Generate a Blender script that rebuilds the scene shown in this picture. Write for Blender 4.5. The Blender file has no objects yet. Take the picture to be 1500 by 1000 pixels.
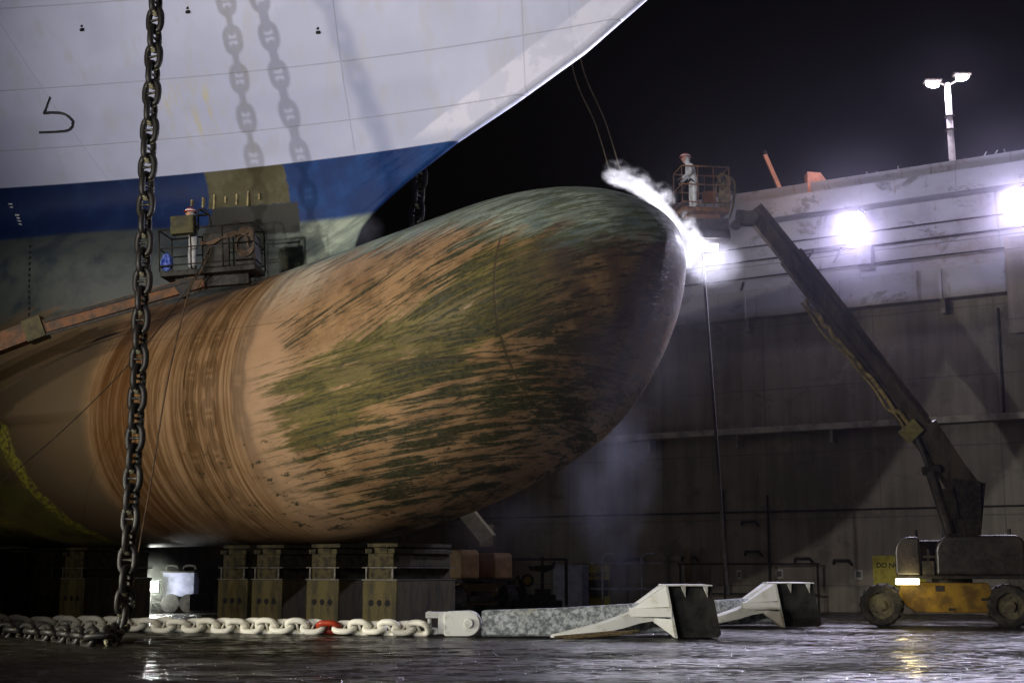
import bpy, bmesh, math, random
import numpy as np
from mathutils import Vector, Matrix
R = math.radians
sc = bpy.context.scene
C = sc.collection
# ------------------------------------------------------------------ camera
FPX, HC, TH = 2000.0, 1.64, math.atan(335 / 2000.0)
cam = bpy.data.cameras.new('camera'); co = bpy.data.objects.new('camera', cam); C.objects.link(co)
co.location = (0, 0, HC); co.rotation_euler = (R(90) + TH, 0, 0)
cam.sensor_width = 36; cam.lens = 36 * FPX / 1500; cam.clip_end = 600; cam.clip_start = .1
sc.camera = co
def ray(px, py):
    a = (px - 750) / FPX; b = (500 - py) / FPX
    return Vector((a, math.cos(TH) - b * math.sin(TH), math.sin(TH) + b * math.cos(TH)))
def U(px, py, Y):                      # where a measured point of the place stands, given its distance
    r = ray(px, py); return Vector((0, 0, HC)) + r * (Y / r.y)
def G(px, py, z=0.0):                  # the same on a level plane
    r = ray(px, py); return Vector((0, 0, HC)) + r * ((z - HC) / r.z)
# ------------------------------------------------------------------ night sky
w = bpy.data.worlds.new('World'); sc.world = w; w.use_nodes = True
wn = w.node_tree.nodes; wl = w.node_tree.links
bgn = wn['Background']
skyt = wn.new('ShaderNodeTexSky'); skyt.sky_type = 'NISHITA'; skyt.sun_disc = False
skyt.sun_elevation = R(-14); skyt.sun_rotation = R(200)
mixw = wn.new('ShaderNodeMixRGB'); mixw.blend_type = 'ADD'; mixw.inputs[0].default_value = 1
wl.new(skyt.outputs[0], mixw.inputs[1]); mixw.inputs[2].default_value = (.10, .075, .06, 1)
wl.new(mixw.outputs[0], bgn.inputs[0]); bgn.inputs[1].default_value = .012
# ------------------------------------------------------------------ exposure
sc.view_settings.view_transform = 'Standard'; sc.view_settings.look = 'None'
sc.view_settings.exposure = 0; sc.view_settings.gamma = 1
sc.render.engine = 'CYCLES'
sc.cycles.use_denoising = True
sc.cycles.max_bounces = 6; sc.cycles.volume_bounces = 1
sc.cycles.volume_step_rate = 1.0
sc.cycles.sample_clamp_indirect = 4
# ------------------------------------------------------------------ floodlights of the yard (out of frame on the left), then one added fill
def spot(name, loc, tgt, power, col, ang=40, blend=.4, size=.25):
    l = bpy.data.lights.new(name, 'SPOT'); l.energy = power; l.color = col; l.spot_size = R(ang); l.spot_blend = blend
    l.shadow_soft_size = size
    o = bpy.data.objects.new(name, l); C.objects.link(o); o.location = loc
    o.rotation_euler = (Vector(tgt) - Vector(loc)).to_track_quat('-Z', 'Y').to_euler(); return o
def point(name, loc, power, col, size=.12):
    l = bpy.data.lights.new(name, 'POINT'); l.energy = power; l.color = col; l.shadow_soft_size = size
    o = bpy.data.objects.new(name, l); C.objects.link(o); o.location = loc; return o
WHITE = (.93, .93, 1); WARM = (1, .86, .62)
spot('yard_and_fill_flood', (-16.5, 3, 7.0), (-1.5, 38, 14), 19000, (.95, .92, .94), 60, 1, .30)
spot('yard_and_fill_flood', (-24, 5, 7.0), (.5, 38, 13.5), 20000, (1, .95, .88), 56, 1, .30)
spot('yard_and_fill_flood', (-32, 14, 10), (.5, 37, 10.5), 17500, (1, .86, .66), 52, 1, .8)
spot('yard_and_fill_flood', (-27, 27, 3.0), (2, 33.4, -2.2), 19000, (1, .95, .80), 40, .9, .3)
spot('yard_and_fill_flood', (-27, 30, 2.6), (-14.5, 45, .5), 1500, (1, .88, .62), 30, .9, .2)  # fill spot added to brighten the far left keel blocks
# ------------------------------------------------------------------ node helpers
class X:
    """tiny wrapper so that procedural masks can be written as expressions"""
    def __init__(s, nt, v): s.nt = nt; s.v = v
    def _op(s, op, *a, clamp=False):
        n = s.nt.nodes.new('ShaderNodeMath'); n.operation = op; n.use_clamp = clamp
        for i, q in enumerate((s,) + a):
            q = q.v if isinstance(q, X) else q
            if isinstance(q, (int, float)): n.inputs[i].default_value = q
            else: s.nt.links.new(q, n.inputs[i])
        return X(s.nt, n.outputs[0])
    def __add__(s, o): return s._op('ADD', o)
    def __sub__(s, o): return s._op('SUBTRACT', o)
    def __mul__(s, o): return s._op('MULTIPLY', o)
    def __truediv__(s, o): return s._op('DIVIDE', o)
    def __radd__(s, o): return s._op('ADD', o)
    def __rmul__(s, o): return s._op('MULTIPLY', o)
    def __rsub__(s, o): return (s * -1) + o
    def mx(s, o): return s._op('MAXIMUM', o)
    def mn(s, o): return s._op('MINIMUM', o)
    def ab(s): return s._op('ABSOLUTE')
    def pw(s, o): return s._op('POWER', o)
    def gt(s, o): return s._op('GREATER_THAN', o)
    def step(s, a, b):                 # smoothstep a..b
        n = s.nt.nodes.new('ShaderNodeMapRange'); n.interpolation_type = 'SMOOTHSTEP'
        s.nt.links.new(s.v, n.inputs[0]); n.inputs[1].default_value = a; n.inputs[2].default_value = b
        if b < a:
            n.inputs[1].default_value = b; n.inputs[2].default_value = a; n.inputs[3].default_value = 1; n.inputs[4].default_value = 0
        return X(s.nt, n.outputs[0])
class Mat:
    def __init__(s, name, rough=.6, metal=0, spec=.5):
        s.m = bpy.data.materials.new(name); s.m.use_nodes = True; s.nt = s.m.node_tree
        s.b = s.nt.nodes['Principled BSDF']; s.b.inputs['Roughness'].default_value = rough
        s.b.inputs['Metallic'].default_value = metal; s.b.inputs['Specular IOR Level'].default_value = spec
        s.tc = s.nt.nodes.new('ShaderNodeTexCoord')
    def obj(s):
        n = s.nt.nodes.new('ShaderNodeSeparateXYZ'); s.nt.links.new(s.tc.outputs['Object'], n.inputs[0])
        return [X(s.nt, q) for q in n.outputs]
    def uv(s):
        n = s.nt.nodes.new('ShaderNodeSeparateXYZ'); s.nt.links.new(s.tc.outputs['UV'], n.inputs[0])
        return [X(s.nt, n.outputs[0]), X(s.nt, n.outputs[1])]
    def noise(s, vec='Object', scale=(1, 1, 1), k=1, detail=4, rough=.55, off=(0, 0, 0), dist=0):
        mp = s.nt.nodes.new('ShaderNodeMapping'); mp.inputs['Scale'].default_value = scale; mp.inputs['Location'].default_value = off
        s.nt.links.new(s.tc.outputs[vec] if isinstance(vec, str) else vec, mp.inputs[0])
        n = s.nt.nodes.new('ShaderNodeTexNoise'); n.inputs['Scale'].default_value = k
        n.inputs['Detail'].default_value = detail; n.inputs['Roughness'].default_value = rough; n.inputs['Distortion'].default_value = dist
        s.nt.links.new(mp.outputs[0], n.inputs[0]); return X(s.nt, n.outputs[0])
    def mix(s, a, b, f):
        n = s.nt.nodes.new('ShaderNodeMixRGB')
        for i, q in ((1, a), (2, b)):
            if isinstance(q, tuple): n.inputs[i].default_value = (*q[:3], 1)
            else: s.nt.links.new(q, n.inputs[i])
        if isinstance(f, X): s.nt.links.new(f.v, n.inputs[0])
        else: n.inputs[0].default_value = f
        return n.outputs[0]
    def col(s, c):
        if isinstance(c, tuple): s.b.inputs['Base Color'].default_value = (*c[:3], 1)
        else: s.nt.links.new(c, s.b.inputs['Base Color'])
        return s
    def rough(s, x): s.nt.links.new(x.v, s.b.inputs['Roughness']); return s
    def bump(s, x, strength=.3, dist=.02):
        n = s.nt.nodes.new('ShaderNodeBump'); n.inputs['Strength'].default_value = strength; n.inputs['Distance'].default_value = dist
        s.nt.links.new(x.v, n.inputs['Height']); s.nt.links.new(n.outputs[0], s.b.inputs['Normal']); return s
def worn(name, a, b, scale=3, rough=.6, metal=0, lo=.4, hi=.65, bump=.2, stretch=(1, 1, 1), detail=6, spec=.25):
    m = Mat(name, rough, metal, spec)
    n = m.noise('Object', stretch, scale, detail, .65)
    m.col(m.mix(a, b, n.step(lo, hi)))
    f = m.noise('Object', (1, 1, 1), scale * 7, 3)
    m.bump(n * .7 + f * .3, bump, .02)
    m.rough(f * .3 + (rough - .08))
    return m.m
def emit(name, col, k):
    m = bpy.data.materials.new(name); m.use_nodes = True
    b = m.node_tree.nodes['Principled BSDF']; b.inputs['Base Color'].default_value = (*col, 1)
    b.inputs['Emission Color'].default_value = (*col, 1); b.inputs['Emission Strength'].default_value = k; return m
# ------------------------------------------------------------------ object helpers
def tag(o, label=None, cat=None, group=None, kind=None):
    if label: o['label'] = label
    if cat: o['category'] = cat
    if group: o['group'] = group
    if kind: o['kind'] = kind
    return o
def thing(name, label, cat, loc=(0, 0, 0), rz=0, group=None):
    o = bpy.data.objects.new(name, None); C.objects.link(o); o.location = loc; o.rotation_euler = (0, 0, rz)
    o.empty_display_size = .2
    return tag(o, label, cat, group)
def obj(name, bm, mat, parent=None, smooth=False, world=False):
    me = bpy.data.meshes.new(name)
    bmesh.ops.recalc_face_normals(bm, faces=bm.faces)
    bm.to_mesh(me); bm.free()
    for m in (mat if isinstance(mat, (list, tuple)) else [mat]): me.materials.append(m)
    if smooth:
        for p in me.polygons: p.use_smooth = True
    o = bpy.data.objects.new(name, me); C.objects.link(o)
    if parent:
        o.parent = parent
        if world: o.matrix_parent_inverse = mw(parent).inverted()
    return o
def mw(o):
    m = Matrix.LocRotScale(o.location, o.rotation_euler, o.scale)
    return (mw(o.parent) @ o.matrix_parent_inverse @ m) if o.parent else m
def copy_tree(o, parent=None):
    c = o.copy(); C.objects.link(c)
    if parent: c.parent = parent
    for ch in [q for q in bpy.data.objects if q.parent == o]: copy_tree(ch, c)
    return c
def NB(): return bmesh.new()
def box(bm, x0, x1, y0, y1, z0, z1, M=None, bev=0):
    r = bmesh.ops.create_cube(bm, size=1)['verts']
    for v in r:
        v.co = Vector((x0 + (v.co.x + .5) * (x1 - x0), y0 + (v.co.y + .5) * (y1 - y0), z0 + (v.co.z + .5) * (z1 - z0)))
    if bev:
        es = list({e for v in r for e in v.link_edges})
        q = bmesh.ops.bevel(bm, geom=es, offset=bev, segments=2, affect='EDGES', profile=.6)
        r = list({v for f in q['faces'] for v in f.verts} | {v for v in r if v.is_valid})
    if M is not None:
        for v in r: v.co = M @ v.co
    return r
def tube(bm, pts, r, n=8, closed=False, r2=None, cap=True):
    pts = [Vector(p) for p in pts]; N = len(pts); rings = []
    up = None
    for i, p in enumerate(pts):
        a = pts[(i - 1) % N] if (i or closed) else p; b = pts[(i + 1) % N] if (i < N - 1 or closed) else p
        t = (b - a).normalized()
        if up is None: up = Vector((0, 0, 1)) if abs(t.z) < .9 else Vector((0, 1, 0))
        s = t.cross(up).normalized(); u = s.cross(t).normalized(); up = u
        rr = (r[i] if isinstance(r, (list, tuple)) else r)
        rings.append([bm.verts.new(p + s * (math.cos(k * 2 * math.pi / n) * rr) + u * (math.sin(k * 2 * math.pi / n) * rr)) for k in range(n)])
    for i in range(N if closed else N - 1):
        A, B = rings[i], rings[(i + 1) % N]
        for k in range(n): bm.faces.new((A[k], A[(k + 1) % n], B[(k + 1) % n], B[k]))
    if cap and not closed: bm.faces.new(rings[0][::-1]); bm.faces.new(rings[-1])
    return bm
def bar(bm, a, b, wd, ht, up=Vector((0, 0, 1)), w2=None, h2=None, bev=0):
    """rectangular beam from a to b, wd across, ht along up"""
    a = Vector(a); b = Vector(b); t = (b - a).normalized(); s = t.cross(up).normalized(); u = s.cross(t).normalized()
    w2 = w2 or wd; h2 = h2 or ht; V = []
    for p, ww, hh in ((a, wd, ht), (b, w2, h2)):
        for sx, sz in ((-1, -1), (1, -1), (1, 1), (-1, 1)): V.append(bm.verts.new(p + s * sx * ww / 2 + u * sz * hh / 2))
    fs = [bm.faces.new([V[i] for i in f]) for f in ((0, 1, 2, 3), (7, 6, 5, 4), (0, 4, 5, 1), (1, 5, 6, 2), (2, 6, 7, 3), (3, 7, 4, 0))]
    if bev:
        es = list({e for f in fs for e in f.edges}); bmesh.ops.bevel(bm, geom=es, offset=bev, segments=2, affect='EDGES')
    return bm
def cyl(bm, a, b, r, n=20, r2=None, bev=0):
    tube(bm, [a, b], [r, r2 if r2 is not None else r], n); return bm
def prism(bm, poly, y0, y1, M=None):
    """poly in (x,z), extruded y0..y1"""
    A = [bm.verts.new((x, y0, z)) for x, z in poly]; B = [bm.verts.new((x, y1, z)) for x, z in poly]
    bm.faces.new(A); bm.faces.new(B[::-1]); n = len(poly)
    for i in range(n): bm.faces.new((A[i], A[(i + 1) % n], B[(i + 1) % n], B[i]))
    if M is not None:
        for v in A + B: v.co = M @ v.co
    return bm
def bevmod(o, wdt=.02, seg=2):
    m = o.modifiers.new('bevel', 'BEVEL'); m.width = wdt; m.segments = seg; m.limit_method = 'ANGLE'; m.angle_limit = R(40); return o
# ------------------------------------------------------------------ common materials
M_dark = worn('black grimy steel', (.011, .010, .009), (.032, .026, .02), 6, .5)
M_dark.node_tree.nodes['Principled BSDF'].inputs['Specular IOR Level'].default_value = .2
M_rust = worn('rusted orange steel', (.22, .08, .03), (.07, .035, .02), 5, .6)
M_rub = worn('tyre rubber', (.012, .012, .012), (.04, .035, .03), 4, .8)
M_boom = worn('grimy olive boom paint', (.055, .042, .028), (.016, .013, .010), 3, .5, stretch=(1, 1, .3))
M_orange = worn('faded orange machine paint', (.13, .045, .006), (.04, .02, .006), 2.5, .45)
M_yel = worn('yellow orange machine paint', (.22, .13, .010), (.09, .05, .008), 2, .4)
M_steel = worn('galvanised rail', (.3, .3, .32), (.14, .13, .13), 5, .45, .4)
M_lamp = emit('lamp glass', (.95, .93, 1), 60)

# ================================================================== SETTING
AX = R(32)
NX, NY = 4.065, 33.2                                     # foot of the bulb's nose
SHIP = Matrix.Translation((NX, NY, 0)) @ Matrix.Rotation(-AX, 4, 'Z')   # ship frame: x forward, -y to the camera's side
def S2W(x, y, z): return SHIP @ Vector((x, y, z))
# dock floor: wet ridged steel and puddles
m = Mat('wet dock floor', .3)
px_, py_, pz_ = m.obj()
n1 = m.noise('Object', (.25, 1.3, 1), 1.6, 6, .6)
n2 = m.noise('Object', (.5, 4.5, 1), 2.0, 5, .6, dist=.5)
n3 = m.noise('Object', (.12, .3, 1), 1.0, 4, .6, (5, 3, 0))
m.col(m.mix((.009, .0075, .003), (.026, .022, .010), n1.step(.35, .7)))
puddle = (n3 + n2 * .12).step(.50, .60)
n4 = m.noise('Object', (1.0, 6.5, 1), 2.2, 7, .65, (7, 1, 0), .3)
gl = (n4 * .75 + n3 * .35 - .05).step(.50, .56)
m.rough(gl * .42 + n2 * .10 + .05)
m.bump(n4 * (1.1 - puddle * .6) + n1 * .6 + n2 * .6, 1.0, .16)
def vnoise(x, y, seed):
    rg = np.random.default_rng(seed); T = rg.random((256, 256)); xi = np.floor(x).astype(int); yi = np.floor(y).astype(int)
    fx = x - xi; fy = y - yi; fx = fx * fx * (3 - 2 * fx); fy = fy * fy * (3 - 2 * fy)
    g = lambda a, b: T[a % 256, b % 256]
    return (g(xi, yi) * (1 - fx) + g(xi + 1, yi) * fx) * (1 - fy) + (g(xi, yi + 1) * (1 - fx) + g(xi + 1, yi + 1) * fx) * fy
gx = np.concatenate([np.linspace(-260, -26, 12)[:-1], np.arange(-26, 27, .16), np.linspace(27, 260, 12)])
gy = np.concatenate([np.linspace(-60, 14, 8)[:-1], np.arange(14, 62, .065), np.linspace(62, 300, 14)])
GX, GY = np.meshgrid(gx, gy, indexing='ij')
wx = GX + .8 * vnoise(GX * .3, GY * .5, 11)
h_ = (vnoise(wx * .9, GY * 3.2, 1) - .5) * .034 + (vnoise(wx * 2.1, GY * 7, 2) - .5) * .020 + (vnoise(GX * .35, GY * .9, 3) - .5) * .05
h_ += (vnoise(wx * 5, GY * 11, 8) - .5) * .008
h_ = np.maximum(h_, -.016 + .006 * vnoise(GX * 2.2, GY * 7, 5))          # water lies in the hollows
h_ = (h_ - .012) * np.clip((27 - np.abs(GX)) / 4, 0, 1) * np.clip((61 - GY) / 4, 0, 1) * np.clip((GY - 14.5) / 2, 0, 1) - .006
nx_, ny_ = GX.shape
co_ = np.stack([GX, GY, h_], -1).reshape(-1, 3)
ii = np.arange(nx_ * ny_).reshape(nx_, ny_)
qd = np.stack([ii[:-1, :-1], ii[1:, :-1], ii[1:, 1:], ii[:-1, 1:]], -1).reshape(-1, 4)
gme = bpy.data.meshes.new('ground'); gme.vertices.add(len(co_)); gme.vertices.foreach_set('co', co_.ravel())
gme.loops.add(qd.size); gme.loops.foreach_set('vertex_index', qd.ravel()); gme.polygons.add(len(qd))
gme.polygons.foreach_set('loop_start', np.arange(0, qd.size, 4)); gme.polygons.foreach_set('loop_total', np.full(len(qd), 4))
gme.update(calc_edges=True); gme.polygons.foreach_set('use_smooth', np.ones(len(qd), bool)); gme.materials.append(m.m)
go = bpy.data.objects.new('ground', gme); C.objects.link(go); tag(go, kind='structure')

# dock wall, parallel to the ship, 20 m off its centreline
WY = 22.3 + ((-3.9 - NX) * math.sin(AX) + (40 - NY) * math.cos(AX))
WALL = SHIP @ Matrix.Translation((0, WY, 0))            # local x along the wall, y=0 its face, -y towards the basin
def wallpt(px, py, off=0.0):                             # wall-local (x,z) seen at a pixel
    r = ray(px, py); Mi = WALL.inverted(); o = Mi @ Vector((0, 0, HC)); d = Mi.to_3x3() @ r
    t = (-off - o.y) / d.y; q = o + d * t; return q.x, q.z
m = Mat('stained dock wall paint', .55)
ox, oy, oz = m.obj()
a = m.noise('Object', (.35, 1, .5), .5, 6, .6); b = m.noise('Object', (1.6, 1, .12), 1.2, 5, .6); c = m.noise('Object', (1, 1, 1), 3.5, 6, .7)
colr = m.mix((.30, .30, .33), (.20, .19, .19), a.step(.35, .65))
colr = m.mix(colr, (.13, .085, .05), (b * .6 + c * .4).step(.56, .66) * .7)
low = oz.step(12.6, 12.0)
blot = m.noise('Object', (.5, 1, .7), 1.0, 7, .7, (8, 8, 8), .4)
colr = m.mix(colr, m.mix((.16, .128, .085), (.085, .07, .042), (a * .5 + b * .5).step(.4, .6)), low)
colr = m.mix(colr, (.13, .045, .03), ((ox - 1.2).ab().step(2.2, .4) * (c * .5 + a * .8).step(.62, .85)) * .7 * oz.step(13, 14))
seam = ((oz * .37 + .12)._op('FRACT') - .5).ab().step(.012, .004).mx(((ox * .21)._op('FRACT') - .5).ab().step(.008, .003) * low * .8)
colr = m.mix(colr, (.035, .028, .02), (m.noise('Object', (2.2, 1, .10), 1.3, 6, .7, (4, 4, 4)).step(.58, .72)) * .6)
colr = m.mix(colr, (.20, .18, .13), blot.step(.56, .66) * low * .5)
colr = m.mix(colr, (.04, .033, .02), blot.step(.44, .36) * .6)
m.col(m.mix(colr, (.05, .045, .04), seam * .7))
m.bump(a * .6 + c * .15 - seam * .3, .35, .06)
MW = m.m
dock = thing('dock_wall', 'tall grimy grey dock wall with ledges running behind the ship', 'dock wall'); dock['kind'] = 'structure'
dock.matrix_world = WALL; dock.location = WALL.to_translation(); dock.rotation_euler = WALL.to_euler()
LX0, LX1 = -90, 45
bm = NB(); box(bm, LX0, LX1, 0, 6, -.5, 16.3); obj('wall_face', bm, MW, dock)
bm = NB(); box(bm, LX0, LX1, -.9, 6, 16.303, 17.15); box(bm, LX0, LX1, -.45, 6, 17.153, 17.7); obj('coping', bm, MW, dock)
bm = NB(); box(bm, LX0, LX1, -.75, -.003, 12.15, 13.35)
obj('ledge_girder', bm, MW, dock)
bm = NB()
for i in range(-22, 12):
    x = i * 4.1 + .6
    box(bm, x - .06, x + .06, -.86, -.753, 12.1, 13.3)
    prism(bm, [(x - .08, 12.147), (x + .08, 12.147), (x + .08, 11.6), (x - .08, 11.6)], -.55, -.004)
obj('ledge_bracket', bm, MW, dock)
bm = NB(); box(bm, LX0, LX1, -.85, -.003, 7.25, 7.5)
for i in range(-22, 12):
    prism(bm, [(i * 4.1 - .06, 7.247), (i * 4.1 + .06, 7.247), (i * 4.1 + .06, 6.75), (i * 4.1 - .06, 6.75)], -.6, -.004)
obj('lower_ledge', bm, worn('pale ledge paint', (.30, .27, .20), (.14, .12, .09), 1.2, .6), dock)
bm = NB()
for z, y, r in ((14.0, -.12, .035), (14.75, -.1, .04), (15.35, -.14, .03), (4.05, -.1, .04)):
    tube(bm, [(LX0, y, z), (LX1, y, z)], r, 6)
obj('wall_pipe', bm, M_dark, dock)
for (px, py, s) in ((1127, 800, 1), (1062, 790, 1), (1467, 530, 1)):
    x, z = wallpt(px, py); bm = NB(); tube(bm, [(x, -.08, z - 2.2), (x, -.08, z + 2.1)], .05, 6); obj('downpipe', bm, M_dark, dock)
bm = NB()
for (px, py) in ((1012, 820), (1105, 812), (1178, 822), (1100, 768), (1235, 825), (930, 822)):
    x, z = wallpt(px, py); tube(bm, [(x - .35, -.12, z), (x - .3, -.25, z + .12), (x + .3, -.25, z + .12), (x + .4, -.12, z - .05)], .06, 6)
obj('mooring_hook', bm, M_dark, dock)
bm = NB()                                                # clutter along the coping edge
rnd = random.Random(4)
for k in range(26):
    x, z = wallpt(1230 + k * 11 + rnd.uniform(-4, 4), 280, -1); h = rnd.uniform(.08, .45)
    box(bm, x - .04, x + rnd.uniform(.05, .35), .4, .7, 17.702, 17.7 + h * .4, bev=.01); tube(bm, [(x, .5, 17.7), (x + rnd.uniform(-.1, .3), .5, 17.7 + h)], .025, 5)
obj('coping_clutter', bm, M_steel, dock)
# small square plates and yellow signs on the wall
M_sign = worn('yellow sign', (.38, .33, .03), (.25, .2, .02), 4, .5)
M_blk = worn('black lettering', (.01, .01, .01), (.02, .02, .02), 4, .6)
M_plate = worn('off white plate', (.4, .4, .34), (.25, .24, .2), 5, .6)
def on_wall(name, label, cat, px, py, group=None, off=0):
    x, z = wallpt(px, py); p = WALL @ Vector((x, 0, z)); return thing(name, label, cat, p, -AX, group)
def text(name, s, size, mat, parent, loc, ext=.004):
    cu = bpy.data.curves.new(name, 'FONT'); cu.body = s; cu.size = size; cu.extrude = ext; cu.offset = size * .02
    o = bpy.data.objects.new(name, cu); C.objects.link(o); dg = bpy.context.evaluated_depsgraph_get()
    me = bpy.data.meshes.new_from_object(o.evaluated_get(dg)); bpy.data.objects.remove(o)
    me.materials.clear(); me.materials.append(mat)
    q = bpy.data.objects.new(name, me); C.objects.link(q); q.parent = parent; q.location = loc; q.rotation_euler = (R(90), 0, 0); return q
for (px, py, lab) in ((1083, 841, 'narrow off white plate on the dock wall near the railing post'), (1142, 840, 'small square white plate above the far anchor'), (1258, 841, 'small square framed plate left of the yellow lift')):
    t = on_wall('wall_plate', lab, 'plate', px, py, 'small plates on the dock wall')
    wd = .1 if px == 1083 else .17
    bm = NB(); box(bm, -wd, wd, -.03, -.004, -.19, .19); obj('plate', bm, M_plate, t)
    bm = NB(); box(bm, -wd * .55, wd * .55, -.036, -.031, -.11, .11); obj('number_panel', bm, worn('dark panel', (.06, .06, .05), (.1, .1, .09), 8), t)
for (px, py, wd, h, lab) in ((875, 858, .62, 1.0, 'tall yellow warning sign with a dark box hung over it, by the compressor'), (1318, 842, 1.05, .8, 'yellow warning sign partly hidden by the yellow lift')):
    t = on_wall('warning_sign', lab, 'sign', px, py)
    bm = NB(); box(bm, -wd, wd, -.03, -.004, -h, h * .95); obj('panel', bm, M_sign, t)
    text('lettering', 'DO NOT' if wd < 1 else 'DO NOT L', (.25 if wd < 1 else .27), M_blk, t, (-wd * .86, -.034, h * .42 if wd < 1 else .3))
    if wd < 1:
        bm = NB(); box(bm, -wd * 1.02, wd * .95, -.25, -.033, -.42, .28, bev=.04); obj('hose_box', bm, M_dark, t)
# railing on the floor in front of the wall
t = on_wall('guard_railing', 'pale steel guard railing beside the yellow warning sign', 'railing', 932, 900)
t.location.z = 0; t.location += WALL.to_3x3() @ Vector((0, -.9, 0))
for x in (-1.15, .75):
    bm = NB(); tube(bm, [(x, 0, 0), (x, 0, 2.15), (x + .2, 0, 2.35), (x + .6, 0, 2.35)], .05, 6); obj('post', bm, M_steel, t)
for z in (1.95, .85):
    bm = NB(); tube(bm, [(-1.7, -.06, z), (1.75, -.06, z)], .05, 6); obj('rail', bm, M_steel, t)
t = on_wall('guard_railing', 'long dark pipe railing in front of the wall between the two anchors', 'railing', 1105, 900)
t.location.z = 0; t.location += WALL.to_3x3() @ Vector((0, -.9, 0))
for x in (-2.9, -.9, 1.1, 3.1):
    bm = NB(); tube(bm, [(x, 0, 0), (x, 0, 1.9)], .05, 6); obj('post', bm, M_dark, t)
for z in (1.9, .7):
    bm = NB(); tube(bm, [(-3, -.06, z), (3.2, -.06, z)], .04, 6); obj('rail', bm, M_dark, t)
t = on_wall('bollard_post', 'rusty brown round post standing at the foot of the dock wall', 'post', 1016, 900); t.location.z = 0; t.location += WALL.to_3x3() @ Vector((0, -.4, 0))
bm = NB(); tube(bm, [(0, 0, 0), (0, 0, 2.4), (0, 0, 2.52), (0, 0, 2.56)], [.16, .16, .12, .02], 14); obj('post_pipe', bm, worn('brown post paint', (.12, .09, .03), (.06, .04, .02), 4), t, True)
t = on_wall('cabinet', 'pale grey steel cabinet behind the compressor frame', 'cabinet', 845, 900); t.location.z = 0; t.location += WALL.to_3x3() @ Vector((0, -.5, 0))
bm = NB(); box(bm, -.75, .75, -.3, .3, 0, 1.9, bev=.03); obj('body', bm, worn('pale grey cabinet paint', (.22, .23, .27), (.15, .15, .17), 3), t)
bm = NB(); box(bm, -.7, -.02, -.325, -.303, .1, 1.82); box(bm, .02, .7, -.325, -.303, .1, 1.82); obj('door', bm, worn('cabinet door paint', (.25, .26, .30), (.18, .18, .2), 3), t)

# ================================================================== SHIP
BP = dict(zn=9.901, L=5.41, pp=2.405, q=1.6, T0=12.029, T1=.159, s1=11.447, k=.034, W=4.596, L2=3.815)
def bulb_sec(s):
    p = BP
    g = (1 - max(0, 1 - s / p['L']) ** p['pp']) ** (1 / p['q']); g2 = (1 - max(0, 1 - s / p['L2']) ** p['pp']) ** (1 / p['q'])
    zt = max(p['T0'] - p['T1'] * s, 9.3 if s > 12 else 0); zb = 2.35 + p['k'] * max(0, p['s1'] - s) ** 2
    top = p['zn'] + (zt - p['zn']) * g; bot = p['zn'] + (zb - p['zn']) * g2
    return (top + bot) / 2, (top - bot) / 2, p['W'] * g
SZ = [2.0, 9.0, 10.5, 11.0, 11.4, 11.8, 12.16, 12.62, 13.07, 13.43, 14.25, 15.23, 16.3, 17.5, 20, 28]
SS = [10.35, 10.35, 10.3, 10.11, 9.92, 9.5, 8.95, 8.2, 7.3, 6.6, 4.6, 2.45, .65, -1.1, -4.6, -14]
def stem_s(z): return float(np.interp(z, SZ, SS))
def hull_y(s, z):
    d = max(0, s - stem_s(z)); r = float(np.interp(z, [10, 12, 14, 17, 28], [.12, .16, .35, .45, .6]))
    nose = r * math.sqrt(max(0, 1 - (1 - min(d, r) / r) ** 2)) * .55
    dd = max(0, d - .15)
    yh = nose + .085 * dd + .0125 * dd * dd / (1 + .012 * dd)
    if s > 10.5 and z < 13.3:
        e = min(1, (s - 10.5) / 8.5); e = e * e * (3 - 2 * e); tz = min(1, (13.3 - z) / 2.8); tz = tz * tz * (3 - 2 * tz)
        yh += (max(yh, 1.0 + .165 * s) - yh) * e * tz
    zc, b, wd = bulb_sec(max(s, 0)) if s > 0 else (9, 1, 0)
    q = (z - zc) / max(b, 1e-4); yb = wd * math.sqrt(1 - q * q) if abs(q) < 1 else 0
    if z < zc: return max(yb, .0)
    k = min(.92 * yh, 2.6) + 1e-4; h = max(k - abs(yh - yb), 0) / k
    return max(yh, yb) + h * h * k * .25
def grid_mesh(name, P, UV, mat, parent, flip=False, closed=False):
    bm = NB(); uvl = bm.loops.layers.uv.new('UVMap')
    nr, nc = len(P), len(P[0]); V = [[bm.verts.new(p) for p in row] for row in P]
    for i in range(nr - 1):
        for j in range(nc - 1):
            ids = [(i, j), (i, j + 1), (i + 1, j + 1), (i + 1, j)]
            vs = [V[a][b] for a, b in ids]
            f = bm.faces.new(vs)
            for lo, (a, b) in zip(f.loops, ids): lo[uvl].uv = UV[a][b]
    bmesh.ops.remove_doubles(bm, verts=bm.verts, dist=.0008)
    return obj(name, bm, mat, parent, True)
# --- ship paint
m = Mat('ship paint, grime and slime', .5, 0, .24)
ox, oy, oz = m.obj(); us, up = m.uv()                    # us: metres aft of the nose, up: angle round the bulb (rad)
ff = m.noise('Object', (1, 1, 1), 1.2, 6, .6); fine = m.noise('Object', (1, 1, 1), 9, 6, .7); big = m.noise('Object', (1, 1, 1), .35, 4, .5)
merid = m.noise('UV', (.55, 9, 1), 1.0, 8, .68, (3, 1, 0), .35)        # streaks along the flow lines
merid2 = m.noise('UV', (1.5, 14, 1), 1.3, 7, .7, (9, 4, 0), .25)
merid3 = m.noise('UV', (.35, 3.2, 1), 1.0, 6, .62, (1, 7, 0), .5)
ringn = m.noise('UV', (8, .8, 1), 1.0, 7, .72, (2, 9, 0), .25)      # vertical wash stripes
ring2 = m.noise('UV', (1.3, .12, 1), 1.0, 3, .6, (4, 1, 0))
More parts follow.
